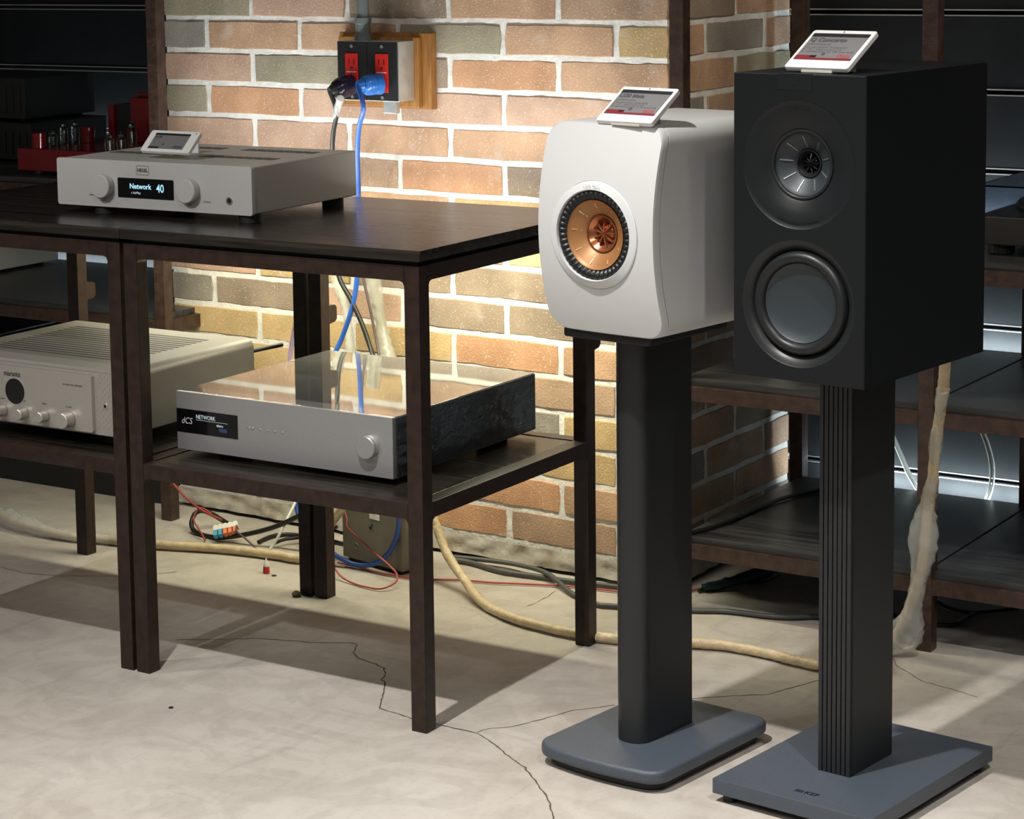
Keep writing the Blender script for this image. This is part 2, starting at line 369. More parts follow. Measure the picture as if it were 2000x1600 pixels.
# ------------------------------------------------------------------ structure
fl = MB(); fl.add([(-4.2,-4.8,0),(3.6,-4.8,0),(3.6,1.5,0),(-4.2,1.5,0),(-4.2,-4.8,-0.1),(3.6,-4.8,-0.1),(3.6,1.5,-0.1),(-4.2,1.5,-0.1)],
                  [(0,1,2,3),(7,6,5,4),(0,4,5,1),(1,5,6,2),(2,6,7,3),(3,7,4,0)])
floor = tag(fl.part('floor', M['concrete']), 'pale worn concrete floor with fine cracks', kind='structure')
def slab(name, box, m): return tag(MB().box(*box).part(name, m), kind='structure')
slab('ceiling', (-4.2,-4.8,3.05,3.6,1.5,3.15), M['ceiling'])
slab('wall_left', (-4.3,-4.8,0,-4.2,1.5,3.05), M['dark_wall'])
slab('wall_right', (3.6,-4.8,0,3.7,1.5,3.05), M['dark_wall'])
slab('wall_front', (-4.2,-4.9,0,3.6,-4.8,3.05), M['dark_wall'])
CRACKS = [[(-0.6398,0.1704),(-0.5602,0.2215),(-0.5251,0.2494),(-0.4298,0.2793),(-0.3643,0.3151),(-0.3507,0.3098),(-0.3312,0.2716),(-0.3042,0.2486),(-0.2622,0.2417),(-0.2387,0.2304),(-0.2167,0.203),(-0.2075,0.1777),(-0.195,0.17),(-0.1657,0.1218),(-0.129,0.06),(-0.0874,0.0541),(-0.0561,0.0453)],
 [(-0.0183,0.0462),(0.0337,0.0452),(0.064,0.0449),(0.1043,0.0219),(0.1674,-0.0215),(0.2034,-0.0441),(0.2728,-0.1092),(0.3069,-0.1455),(0.3506,-0.207)],
 [(0.064,0.0449),(0.0642,0.0638),(0.0954,0.0962),(0.1182,0.1511),(0.1389,0.2111),(0.1824,0.2658)],
 [(-1.2812,0.3657),(-1.2424,0.3543),(-1.1678,0.3478),(-1.1034,0.3651),(-1.0104,0.416),(-0.9467,0.4703),(-0.9195,0.5071)],
 [(0.266,0.3509),(0.3222,0.4023),(0.3679,0.4387),(0.3919,0.5034),(0.4125,0.558)],
 [(0.4613,0.725),(0.4859,0.6825),(0.5515,0.6298),(0.6577,0.5995)],
 [(-0.2148,0.6568),(-0.2122,0.7073),(-0.2205,0.7679)]]
CW = [0.0016, 0.0016, 0.0011, 0.0011, 0.0012, 0.001, 0.0009]
for ci, c in enumerate(CRACKS):
    pts = []
    for i in range(len(c)-1):
        n = max(2, int((Vector(c[i+1])-Vector(c[i])).length/0.010))
        for k in range(n):
            t = k/n; p = Vector(c[i]).lerp(Vector(c[i+1]), t)
            j = mnoise.noise_vector(Vector((p.x*70, p.y*70, ci*3.1)))*0.0035
            pts.append(Vector((p.x+j.x, p.y+j.y)))
    pts.append(Vector(c[-1])); mb = MB(); v = []; f = []
    for i, p in enumerate(pts):
        t = (pts[min(i+1,len(pts)-1)]-pts[max(i-1,0)]).normalized(); nn = Vector((-t.y, t.x))
        wd = CW[ci]*(0.45+1.1*abs(mnoise.noise(Vector((p.x*55, p.y*55, 1)))))
        v += [(p.x-nn.x*wd, p.y-nn.y*wd, 0.0004), (p.x+nn.x*wd, p.y+nn.y*wd, 0.0004)]
        if i: f.append((2*i-2, 2*i-1, 2*i+1, 2*i))
    mb.add(v, f).part('crack', M['crack'], floor)
for (x, y, r) in ((-0.4171,-0.1118,0.004), (-0.7384,0.5811,0.005)):
    MB().cyl(r, 0.0, 0.0012, 10, c=(x, y, 0)).part('floor_hole', M['black_gap'], floor)

# brick pillar: mortar core with every brick of its two visible faces
TH = -0.047997; YW = 0.86
WR = Matrix.Rotation(TH, 4, 'Z')
S0, S1 = -1.258, -0.0305            # along the front face
ZB, PZ = 0.0475, 0.0671             # first bed joint, course height
pil = MB()
def wpt(s, d, z):                   # wall coordinates -> world; d = distance in front of the face
    return (s*math.cos(TH)+d*math.sin(TH), YW+s*math.sin(TH)-d*math.cos(TH), z)
pl = [wpt(S0+0.004, -0.0022, 0)[:2], wpt(S1-0.003, -0.0022, 0)[:2], (-0.0330, 1.40), (wpt(S0+0.004, 0, 0)[0]+0.012, 1.40)]
# lumpy mortar skin: front grid and right return grid
def skin(p0, p1, z0, z1, nu, nv, amp, out):
    v = []; f = []
    for j in range(nv+1):
        for i in range(nu+1):
            q = Vector(p0).lerp(Vector(p1), i/nu); z = z0+(z1-z0)*j/nv
            e = 0 if i in (0, nu) else 1
            n = mnoise.noise(Vector((q.x*60, q.y*60, z*60)))*amp+mnoise.noise(Vector((q.x*16, q.y*16, z*16)))*amp*0.5
            v.append((q.x+out[0]*n*e, q.y+out[1]*n*e, z))
    for j in range(nv):
        for i in range(nu):
            a = j*(nu+1)+i; f.append((a, a+1, a+nu+2, a+nu+1))
    return v, f
fo = (math.sin(TH), -math.cos(TH))
pil.add(*skin(pl[0], pl[1], 0.02, 1.42, 170, 200, 0.0016, fo))
pil.add(*skin(pl[1], pl[2], 0.02, 1.42, 60, 200, 0.0016, (1, 0)))
pil.prism([pl[0], pl[1], pl[2], pl[3]], 'z', 1.42, 3.05)
pil.add([(*pl[0], 0), (*pl[3], 0), (*pl[3], 1.42), (*pl[0], 1.42)], [(0,1,2,3)])
wall = tag(pil.part('wall_center', M['mortar'], smooth=True, ang=60), 'brick pillar with wide white mortar joints', kind='structure')
pm = MB()
pm.add(*skin(wpt(S0, 0.004, 0)[:2], wpt(S1, 0.004, 0)[:2], 0.008, 0.044, 90, 6, 0.006, fo))
pm.add(*skin(wpt(S1, 0.004, 0)[:2], (-0.026, 1.38), 0.008, 0.044, 40, 6, 0.006, (1, 0)))
pm.part('base_render', M['plaster'], wall, smooth=True, ang=80)
_bm = {}
def brick_mesh(L, var):
    key = (round(L, 3), var)
    if key in _bm: return _bm[key]
    rnd = random.Random(hash(key) & 0xffff); nx = 6 if L > 0.15 else 4; h = 0.0281; D = 0.02
    ring = []
    for i in range(nx+1): ring.append((-L/2+L*i/nx, -h))
    for i in range(1, 3): ring.append((L/2, -h+2*h*i/2))
    for i in range(1, nx+1): ring.append((L/2-L*i/nx, h))
    ring.append((-L/2, 0))
    cor = {0, nx, nx+2, 2*nx+2}
    R2 = []
    for i, (x, z) in enumerate(ring):
        k = 0.0016 if i in cor else 0.0
        jx, jz = rnd.uniform(-.0013, .0013), rnd.uniform(-.0013, .0013)
        R2.append((x-math.copysign(k, x)+jx, z-math.copysign(k, z)*0.5+jz if z else z+jz))
    n = len(R2); v = [(x-math.copysign(0.0014, x) if abs(x) > L*0.45 else x, 0, z-math.copysign(0.0014, z) if abs(z) > 0.015 else z) for x, z in R2]+[(x, 0.0014, z) for x, z in R2]+[(x, D, z) for x, z in R2]+[(0, -0.0006, 0)]
    f = []
    for i in range(n):
        j = (i+1) % n
        f += [(3*n, i, j), (i, n+i, n+j, j), (n+i, 2*n+i, 2*n+j, n+j)]
    mb = MB(); mb.add(v, f); me = mb.mesh('brick', BR['t'], smooth=True, ang=25); _bm[key] = me; return me
def put_brick(L, loc, rz, code):
    o = bpy.data.objects.new('brick', brick_mesh(L, random.randrange(5))); COL.objects.link(o)
    o.parent = wall; o.location = loc; o.rotation_euler = (0, 0, rz)
    o.material_slots[0].link = 'OBJECT'; o.material_slots[0].material = BR[code]
FRONT = {20:'tgbpt',19:'ktpdob',18:'ptgto',17:'tbpkoy',16:'tptkb',
 15:'gpdtb', 14:'kttgty', 13:'pgdot', 12:'gopppp', 11:'pptto', 10:'gtbodd', 9:'tptyt', 8:'gtybyy', 7:'pydob'[0:2]+'ddb', 6:'kdpddd',
 5:'yytyo'[0:2]+'yot', 4:'tytybo', 3:'ytyky', 2:'tyoyyk', 1:'ytoot', 0:'gtgobb'}  # yellow of the low courses: LED light's tint put into the brick colour
RET = {20:'bkb',19:'tbk',18:'btd',17:'kbt',16:'bdt',15:'bdtt',14:'tkbd',13:'btgt',12:'kbtd',11:'btkb',10:'tbbk',9:'kdtb',8:'btbd',7:'dkbt',6:'tbdk',5:'bdkb',4:'dbbt',3:'bbgt',2:'kbbt',1:'bbtt',0:'dbkb'}
J = 0.0115
for k in range(21):
    z = ZB+PZ*(k+0.5)
    js = [-1.015+0.2493*i for i in range(4)] if k % 2 else [-1.138+0.2492*i for i in range(5)]
    ed = [S0-J/2] + js + [S1+J/2]
    for i in range(len(ed)-1):
        a, b = ed[i]+J/2, ed[i+1]-J/2
        code = FRONT[k][min(i, len(FRONT[k])-1)]
        put_brick(round(b-a, 3), wpt((a+b)/2, random.uniform(-.0012, .0016), z), TH, code)
    jy = [0.888, 1.138, 1.388] if k % 2 else [1.013, 1.266]
    ed = [0.862-J/2]+jy+([1.40] if not k % 2 else [])
    for i in range(len(ed)-1):
        a, b = ed[i]+J/2, ed[i+1]-J/2
        if b-a < 0.025: continue
        put_brick(round(b-a, 3), (-0.0305+random.uniform(-.0016, .0012), (a+b)/2, z), PI/2, RET[k][min(i, 2)])

# slat wall behind: boards with aluminium lipped grooves
wb = tag(MB().box(-4.2,1.41,0,3.6,1.5,3.05).part('wall_back', M['black_gap']), 'black slat wall with aluminium lipped grooves', kind='structure')
G = [0.008]+[0.157+0.1498*i for i in range(19)]
for (xa, xb) in ((-4.19,-2.70),(-2.697,-1.12),(-0.06,1.20),(1.203,2.40),(2.403,3.59)):
    yb = 1.400 if xa < -1 else 1.38
    for i in range(len(G)-1):
        MB().box(xa, yb, G[i]+0.0045, xb, 1.412, G[i+1]-0.0045).part('panel', M['slat'], wb, bevel=0.0008, seg=1)
        if i:
            mb = MB().box(xa, yb-0.0012, G[i]+0.0042, xb, yb+0.010, G[i]+0.0066); mb.box(xa, yb-0.0012, G[i]-0.0062, xb, yb+0.010, G[i]-0.0042)
            mb.part('groove_trim', M['alu'], wb)
# low black plinth along the slat wall left of the pillar
plinth = tag(MB().box(-4.19,0.905,0,-1.275,1.40,0.13).part('trim_1', M['black_matte'], bevel=0.002), 'low black plinth under the left rack', kind='structure')

# ------------------------------------------------------------------ steel frame furniture
def leg_mesh(x, y, z1, s=0.028, z0=0.0): return MB().box(x, y, z0, x+s, y+s, z1)
def rail_x(x0, x1, y, z0, z1, s, fil=0.008):
    L0, L1 = x0, x1
    poly = [(L0, z1), (L1, z1), (L1, z0-fil), (L1-0.3*fil, z0-0.3*fil), (L1-fil, z0), (L0+fil, z0), (L0+0.3*fil, z0-0.3*fil), (L0, z0-fil)]
    return MB().prism(poly, 'y', y, y+s)
def rail_y(y0, y1, x, z0, z1, s, fil=0.008):
    poly = [(y0, z1), (y1, z1), (y1, z0-fil), (y1-0.3*fil, z0-0.3*fil), (y1-fil, z0), (y0+fil, z0), (y0+0.3*fil, z0-0.3*fil), (y0, z0-fil)]
    return MB().prism(poly, 'x', x, x+s)
TW, TD, TS = 0.585, 0.534, 0.028
def make_table(loc, label):
    t = thing('display_table', label, 'table', loc, 0, 'steel framed display tables')
    m = M['steel']
    for (x, y) in ((-TS,0),(-TW,0),(-TS,TD-TS),(-TW,TD-TS)):
        leg_mesh(x, y, 0.728).part('leg', m, t, bevel=0.0018)
    for (z0, z1, nm) in ((0.7035,0.728,'top_rail'),(0.335,0.3605,'shelf_rail')):
        rail_x(-TW+TS, -TS, 0.0005, z0, z1, TS-0.001).part(nm, m, t, bevel=0.0015)
        rail_x(-TW+TS, -TS, TD-TS+0.0005, z0, z1, TS-0.001).part(nm, m, t, bevel=0.0015)
        rail_y(TS, TD-TS, -TS+0.0005, z0, z1, TS-0.001).part(nm, m, t, bevel=0.0015)
        rail_y(TS, TD-TS, -TW+0.0005, z0, z1, TS-0.001).part(nm, m, t, bevel=0.0015)
    MB().box(-TW+0.012, 0.012, 0.728, -0.012, TD-0.012, 0.7355).part('spacer_panel', M['edge'], t)
    top = MB().box(-TW-0.001, -0.006, 0.7355, 0.006, TD+0.006, 0.7525).part('tabletop', M['wood'], t, bevel=0.0012)
    MB().box(-TW+TS+0.002, TS+0.002, 0.340, -TS-0.002, TD-TS-0.002, 0.3592).part('shelf_board', M['wood'], t, bevel=0.001)
    for x in (-TW, -TS):
        mb = MB(); mb.prism([(TD-0.002,0.511),(TD+0.025,0.515),(TD+0.030,0.520),(TD+0.030,0.541),(TD+0.025,0.546),(TD-0.002,0.547)], 'x', x+0.006, x+0.022)
        mb.part('bracket', m, t)
    led = MB().box(-TW+0.01, TD+0.096, 0.712, -0.01, TD+0.106, 0.722)
    for x in (-TW+0.06, -0.06): led.box(x-0.008, TD-0.002, 0.714, x+0.008, TD+0.098, 0.717)
    led.part('led_strip', M['led_body'], t)
    return t
T1 = make_table((0,0,0), 'brown steel table with black wood top holding the silver amplifier, next to the white speaker')
# a narrower gap: the neighbour stands against it
T2 = copy_tree(T1); T2.location = (-TW-0.0075, 0, 0)
T2['label'] = 'brown steel table with the champagne amplifier on its lower shelf'
LEDU = (0.97, 1.0, 0.97); LEDD = (1.0, 0.95, 0.70)
for x in (-TW/2, -TW*1.5-0.003):
    strip_lamp('led_light', (x, TD+0.1125, 0.723), (PI/2+1.32, 0, 0), 0.56, 0.016, 2.5 if x > -0.5 else 2.4, LEDU)
    strip_lamp('led_light', (x, TD+0.1100, 0.708), (PI/2-1.35, 0, 0), 0.56, 0.024, 4.6 if x > -0.5 else 4.0, LEDD)

def make_rack(name, label, x0, posts, y0, levels, ztop, bays, lip=0.005):
    t = thing(name, label, 'rack', (x0, y0, 0), 0, None)
    m = M['rack_steel']; D = 0.534
    for px in posts:
        leg_mesh(px, 0, ztop).part('post', m, t, bevel=0.0018)
        leg_mesh(px, D-TS, ztop).part('post', m, t, bevel=0.0018)
    for zl in levels:
        for (a, b) in bays:
            A, B = posts[a]+TS, posts[b]
            rail_x(A, B, 0.0005, zl-0.0265, zl, TS-0.001, 0.005).part('shelf_rail', m, t, bevel=0.0015)
            rail_x(A, B, D-TS+0.0005, zl-0.0265, zl, TS-0.001, 0.005).part('shelf_rail', m, t, bevel=0.0015)
            MB().box(A-0.012, 0.010, zl, B+0.012, D-0.004, zl+0.012).part('shelf_board', M['rack_wood'], t, bevel=0.001)
            led = MB().box(A+0.01, D+0.001, zl-0.016, B-0.01, D+0.009, zl-0.002).part('led_strip', M['led_body'], t)
            strip_lamp('led_light', (x0+(A+B)/2, y0+D+0.0115, zl-0.009), (PI/2+0.5, 0, 0), (B-A)-0.02, 0.010, RACK_LED, COOL)
        for px in posts:
            rail_y(TS, D-TS, px+0.0005, zl-0.0265, zl, TS-0.001, 0.005).part('shelf_rail', m, t, bevel=0.0015)
    return t
RACK_LED = 2.1
make_rack('equipment_rack', 'tall brown steel rack with dark shelves behind the two speakers on stands', 0.016, [0.0, 0.466, 0.955], 0.776, [0.1265, 0.4145, 0.661], 1.9, [(0,1),(1,2)])
make_rack('equipment_rack', 'tall brown steel rack left of the brick pillar carrying the red tube amplifier', -1.205, [-1.0, -0.5, 0.0][0:1]+[0.0-0.0], 0.800, [0.428, 0.700], 1.9, [(0,1)])

# ------------------------------------------------------------------ silver amplifier on the table
def knob(parent, name, x, z, r, depth, m, y=0.0, ch=0.0015, n=40):
    mb = MB(); mb.lathe([(r*0.93, 0.0), (r*0.93, -0.002), (r, -0.002), (r, -depth+ch), (r-ch, -depth), (0.0001, -depth)], n, 'y', (x, y, z))
    return mb.part(name, m, parent, smooth=True, ang=40)
amp = thing('stereo_amplifier', 'silver amplifier with two round knobs and a lit display on the black tabletop', 'amplifier', (-0.835, 0.119, 0.7525), math.radians(1.44))
AW, AD, AH, AF = 0.4205, 0.312, 0.0815, 0.0142
MB().prism(rrect(0.004, AF+0.001, AW-0.004, AF+AH-0.001, 0.003, 3), 'y', 0.0095, AD).part('chassis', M['silver_dark'], amp, smooth=True, ang=30)
MB().prism(rrect(0, AF, AW, AF+AH, 0.0045, 4), 'y', 0.0, 0.009).part('faceplate', M['silver'], amp, bevel=0.0009)
for (x, y) in ((0.088,0.024),(0.398,0.024),(0.385,0.285),(0.06,0.275)):
    MB().cyl(0.019, 0, AF+0.001, 28, c=(x, y, 0), ch=0.0008).part('foot', M['black_matte'], amp, smooth=True)
for kx in (0.108, 0.2925): knob(amp, 'knob', kx, AF+0.037, 0.0205, 0.016, M['silver'])
disp = MB().prism(rrect(0.1365, AF+0.0185, 0.2575, AF+0.0525, 0.002, 3), 'y', -0.0006, 0.002).part('display', M['gloss_black'], amp)
text('Network', 0.0125, disp, (0.1625, -0.0008, AF+0.0385), M['screen_txt'], bold=0.00025)
text('40', 0.0195, disp, (0.2205, -0.0008, AF+0.0365), M['screen_txt'], sx=0.85, bold=0.0002)
text('\u266a AirPlay', 0.0058, disp, (0.1655, -0.0008, AF+0.0275), M['screen_txt2'])
lg = MB()
o_, i_ = rrect(0.1775, AF+0.0585, 0.2055, AF+0.0745, 0.003, 4), rrect(0.1783, AF+0.0593, 0.2047, AF+0.0737, 0.0024, 4)
lg.add([(x, -0.0003, z) for x, z in o_]+[(x, -0.0003, z) for x, z in i_], [(i, (i+1) % len(o_), len(o_)+(i+1) % len(o_), len(o_)+i) for i in range(len(o_))])
lgo = lg.part('logo_outline', M['print'], amp)
text('HEGEL', 0.0085, lgo, (0.1915, -0.0004, AF+0.0664), M['print'], align='CENTER', bold=0.00025, sx=0.9)
text('Source', 0.0042, amp, (0.072, -0.0003, AF+0.020), M['print'])
text('Volume', 0.0048, amp, (0.3195, -0.0003, AF+0.0195), M['print'])
MB().lathe([(0.0068,0.0),(0.0068,-0.0012),(0.0044,-0.0012),(0.0040,0.0005)], 24, 'y', (0.374,0,AF+0.0235)).part('jack', M['alu'], amp, smooth=True)
MB().cyl(0.0042, -0.0006, 0.0005, 20, 'y', (0.374,0,AF+0.0235)).part('jack_hole', M['black_gap'], amp)
for i, y in enumerate((0.055, 0.115, 0.175, 0.235)):
    for x in (0.10, 0.30):
        mb = MB()
        for q in range(8): mb.box(x-0.078+q*0.02, y, AF+AH-0.0008, x-0.063+q*0.02, y+0.028, AF+AH-0.0004)
        if i in (1, 3): mb.part('vent', M['vent'], amp)
mb = MB()
for q in range(4): mb.box(0.035, AD, AF+0.02+q*0.014, 0.39, AD+0.006, AF+0.026+q*0.014)
mb.part('rear_panel', M['black_matte'], amp)

# ------------------------------------------------------------------ price tags
def price_tag(loc, yaw, W, L, tilt, label, title, price, base, small=False, red=True, zlift=0.007, stem=0.0):
    t = thing('price_tag', label, 'price tag', loc, yaw, 'electronic shelf price tags')
    p = MB().prism(rrect(0, 0, W, L, 0.004, 4), 'z', -0.007, 0).part('tag_panel', M['tag_white'], t, bevel=0.0012, loc=(0, 0, zlift), rot=(tilt, 0, 0))
    if small: sx0, sx1, sy0, sy1 = 0.13*W, 0.84*W, 0.13*L, 0.86*L
    else: sx0, sx1, sy0, sy1 = 0.055*W, 0.945*W, 0.20*L, 0.90*L
    sc = MB().box(sx0, sy0, 0, sx1, sy1, 0.0003).part('screen', M['eink'], p)
    sw, sh = sx1-sx0, sy1-sy0
    z = 0.0004
    def bar(x0, y0, x1, y1, m, nm='printed_bar'):
        MB().box(sx0+x0*sw, sy0+y0*sh, z, sx0+x1*sw, sy0+y1*sh, z+0.0002).part(nm, m, p)
    bar(0, 0.87, 1, 1, M['eink_black'])
    def T(s, x, y, h, m, al='LEFT', sx=1.0, b=0.0):
        text(s, h*sh, p, (sx0+x*sw, sy0+y*sh, z+0.0002), m, face='flat', align=al, sx=sx, bold=b)
    T(title, 0.03, 0.745, 0.20, M['eink_text'], sx=1.0, b=0.0003)
    T('bookshelf speaker' if not small else 'amplifier', 0.03, 0.585, 0.09, M['eink_text2'])
    if not small:
        T('two way monitor loudspeaker', 0.03, 0.475, 0.095, M['eink_text2'])
        bar(0.03, 0.375, 0.06, 0.405, M['eink_text']); bar(0.03, 0.295, 0.06, 0.325, M['eink_text'])
        T('12 s   stereo active unit', 0.11, 0.39, 0.085, M['eink_text2'], sx=1.15)
        T('specification: 100 W', 0.11, 0.305, 0.085, M['eink_text2'], sx=1.15)
        bar(0.62, 0.295, 0.65, 0.33, M['eink_text'])
        T('8 ohm 85 dB', 0.68, 0.305, 0.08, M['eink_text2'])
        bar(0, 0, 1, 0.075, M['eink_red']); bar(0, 0.075, 0.36, 0.165, M['eink_red']); bar(0.25, 0.085, 0.36, 0.165, M['eink_black'])
        T(price, 0.94, 0.145, 0.16, M['red_text'], 'RIGHT', 1.15, 0.0002)
        MB().cyl(0.0032, z, z+0.0002, 14, c=(sx0+0.45*sw, sy0+0.225*sh, 0)).part('printed_dot', M['eink_text'], p)
        MB().cyl(0.0013, 0, 0.0004, 12, c=(W*0.5, L*0.95, 0)).part('sensor', M['print'], p)
    else:
        bar(0.05, 0.42, 0.82, 0.45, M['eink_text2']); bar(0, 0.0, 0.30, 0.12, M['eink_black'])
        T(price, 0.95, 0.13, 0.22, M['eink_text'], 'RIGHT', 1.1, 0.0003)
        MB().cyl(0.0025, z, z+0.0002, 14, c=(sx0+0.38*sw, sy0+0.28*sh, 0)).part('printed_dot', M['eink_text'], p)
        MB().cyl(0.0012, 0, 0.0004, 12, c=(W*0.93, L*0.9, 0)).part('sensor', M['print'], p)
    bx0, bx1, by0, by1 = base
    MB().box(bx0, by0, 0.0, bx1, by1, 0.0035).part('tag_base', M['tag_clear'], t, bevel=0.0008)
    mb = MB(); ca, sa = math.cos(tilt), math.sin(tilt)
    if small:
        mb.box((bx0+bx1)/2-0.004, by0+0.008, 0.003, (bx0+bx1)/2+0.022, by0+0.011, zlift+0.012)
    else:
        yb = 0.62*L*ca; zb = zlift+0.62*L*sa-0.007
        mb.prism([(0.004, 0.003), (yb+0.004, 0.0), (yb+0.004, zb), (yb, zb-0.002)], 'x', W*0.80, W*0.815)
        mb.prism([(0.004, 0.003), (yb+0.004, 0.0), (yb+0.004, zb), (yb, zb-0.002)], 'x', W*0.2, W*0.215)
        mb.box(W*0.2, yb, 0, W*0.815, yb+0.004, zb-0.004)
    mb.part('tag_stand', M['tag_white'], t)
    return t
price_tag((-0.6925, 0.1745, 0.8445), math.radians(-1.8), 0.111, 0.048, 0.7587, 'small white price tag on a stem on top of the silver amplifier', 'H120', '13800', (0.018, 0.006, 0.106, 0.04), True, zlift=0.0165)
price_tag((0.583, 0.0242, 1.0308), -0.2085, 0.1037, 0.084, 0.591, 'white price tag reading Q Concerto on top of the black speaker', 'Q Concerto', '7283', (0.028, 0.078, 0.001, 0.05))
price_tag((0.3182, -0.0240, 0.9550), -0.2087, 0.1022, 0.0755, 0.6179, 'white price tag reading LS50 Meta on top of the white speaker', 'LS50 Meta', '8588', (0.028, 0.080, 0.001, 0.05), zlift=0.0060)

# ------------------------------------------------------------------ loudspeakers
def polar_face(outline, hole_r, fy, n=96, rings=8):
    """front skin between a round hole at the origin and an outline function r(theta)"""
    v = []; f = []
    for i in range(rings+1):
        t = i/rings
        for k in range(n):
            a = 2*PI*k/n; R = hole_r+(outline(a)-hole_r)*t; x, z = R*math.cos(a), R*math.sin(a)
            v.append((x, fy(x, z), z))
    for i in range(rings):
        for k in range(n): f.append((i*n+k, i*n+(k+1) % n, (i+1)*n+(k+1) % n, (i+1)*n+k))
    return v, f
def ray_to_poly(poly):
    def r(a):
        dx, dz = math.cos(a), math.sin(a); best = 1e9
        for i in range(len(poly)):
            (x1, z1), (x2, z2) = poly[i], poly[(i+1) % len(poly)]
            ex, ez = x2-x1, z2-z1; den = dx*ez-dz*ex
            if abs(den) < 1e-12: continue
            t = (x1*ez-z1*ex)/den; u = (x1*dz-z1*dx)/den
            if t > 0 and -1e-6 <= u <= 1+1e-6: best = min(best, t)
        return best
    return r
def uni_q(parent, x, y, z, r_c, r_t, m_cone, m_line, m_tw, m_fin, name):
    """cone with nine raised ridges, tweeter horn, petal fins and a dome; cone and tweeter are parts, their details sub-parts"""
    cone = MB().lathe([(r_c, 0.0), (r_c*0.985, 0.0014), (r_c*0.9, 0.0045), (r_c*0.72, 0.0098), (r_t*1.06, 0.0175), (r_t*1.0, 0.0192)], 72, 'y', (x, y, z)).part('cone', m_cone, parent, smooth=True, ang=60)
    for k in range(9):
        a = 2*PI*(k+0.35)/9; mb = MB()
        r0, r1 = r_t*1.22+0.001, r_c*0.89
        d = Vector((math.cos(a), 0, math.sin(a))); q = Vector((-math.sin(a), 0, math.cos(a)))
        def dep(R): return 0.0175-(R-r_t*1.06)/(r_c*0.9-r_t*1.06)*(0.0175-0.0045)
        c0 = Vector((x, y+dep(r0)-0.0010, z))+d*r0; c1 = Vector((x, y+dep(r1)-0.0013, z))+d*r1; wq = 0.0007
        mb.add([c0-q*wq*.5, c0+q*wq*.5, c1+q*wq, c1-q*wq, c0-q*wq*2+Vector((0,.0018,0)), c0+q*wq*2+Vector((0,.0018,0)), c1+q*wq*2+Vector((0,.0018,0)), c1-q*wq*2+Vector((0,.0018,0))],
               [(0,1,2,3),(0,4,5,1),(1,5,6,2),(2,6,7,3),(3,7,4,0)])
        mb.part('ridge', m_line, cone)
    tw = MB().lathe([(r_t, 0.0165), (r_t*0.97, 0.0172), (r_t*0.90, 0.0190), (r_t*0.72, 0.0235), (r_t*0.58, 0.0270), (r_t*0.54, 0.030)], 48, 'y', (x, y, z)).part('tweeter_horn', m_tw, parent, smooth=True, ang=60)
    MB().lathe([(r_t*1.06, 0.0162), (r_t*1.06, 0.0152), (r_t*0.98, 0.0152), (r_t*0.98, 0.0172)], 48, 'y', (x, y, z)).part('tweeter_ring', M['black_matte'] if m_tw is not M['copper_dark'] else M['copper_dark'], tw, smooth=True)
    dome = MB().lathe([(r_t*0.56, 0.0285), (r_t*0.45, 0.0255), (r_t*0.25, 0.0235), (0.0002, 0.0228)], 32, 'y', (x, y, z)).part('tweeter_dome', M['gloss_black'] if m_tw is not M['copper_dark'] else m_tw, parent, smooth=True, ang=80)
    mb = MB()
    for k in range(9):
        a = 2*PI*(k+0.1)/9; d = Vector((math.cos(a), 0, math.sin(a))); q = Vector((-math.sin(a), 0, math.cos(a)))
        base = Vector((x, y, z)); h = 0.0012
        A = [base+d*0.0015+Vector((0,0.0205,0)), base+d*(r_t*0.42)+Vector((0,0.0188,0)), base+d*(r_t*0.74)+Vector((0,0.0205,0)), base+d*(r_t*0.74)+Vector((0,0.0270,0)), base+d*0.0015+Vector((0,0.0270,0))]
        tw_ = [q*0.0004, q*h, q*h*0.5, q*h*0.9, q*0.0004]
        v = [p-w_ for p, w_ in zip(A, tw_)]+[p+w_ for p, w_ in zip(A, tw_)]
        mb.add(v, [(0,1,2,3,4),(9,8,7,6,5)]+[(i, (i+1) % 5, 5+(i+1) % 5, 5+i) for i in range(5)])
    mb.part('phase_fins', m_fin, dome)
    return cone

# black speaker
KYAW = -0.1131
ks = thing('bookshelf_speaker', 'large black two driver speaker on the fluted column stand', 'speaker', (0.6242, -0.0173, 0.6158), KYAW)
KW, KD, KH = 0.2027, 0.3416, 0.415
bf = MB(); hw = KW/2-0.0012
zs_ = 0.2; lowc, upc = 0.106, 0.2935
lo = [(-hw, 0.0012-lowc), (hw, 0.0012-lowc), (hw, zs_-lowc), (-hw, zs_-lowc)]
up_ = [(-hw, zs_-upc), (hw, zs_-upc), (hw, KH-0.0012-upc), (-hw, KH-0.0012-upc)]
for (poly, cz) in ((lo, lowc), (up_, upc)):
    n = 128; rr = ray_to_poly(poly)
    angs = sorted([2*PI*k/n for k in range(n)]+[math.atan2(p[1], p[0]) % (2*PI) for p in poly])
    v = []; f = []; nn = len(angs)
    for a in angs: v.append((0.0868*math.cos(a), 0, cz+0.0868*math.sin(a)))
    for a in angs: v.append((rr(a)*math.cos(a), 0, cz+rr(a)*math.sin(a)))
    for k in range(nn): f.append((k, (k+1) % nn, nn+(k+1) % nn, nn+k))
    bf.add(v, f)
rim0 = [(-hw,0,0.0012),(hw,0,0.0012),(hw,0,KH-0.0012),(-hw,0,KH-0.0012)]
W2 = KW/2
rim1 = [(-W2,0.0012,0),(W2,0.0012,0),(W2,0.0012,KH),(-W2,0.0012,KH)]; rim2 = [(a, 0.0105, c) for a, b, c in rim1]
bf.add(rim0+rim1+rim2, [(i, (i+1) % 4, 4+(i+1) % 4, 4+i) for i in range(4)]+[(4+i, 4+(i+1) % 4, 8+(i+1) % 4, 8+i) for i in range(4)])
bf.part('front_baffle', M['black'], ks)
cb = MB(); e = 0.0004
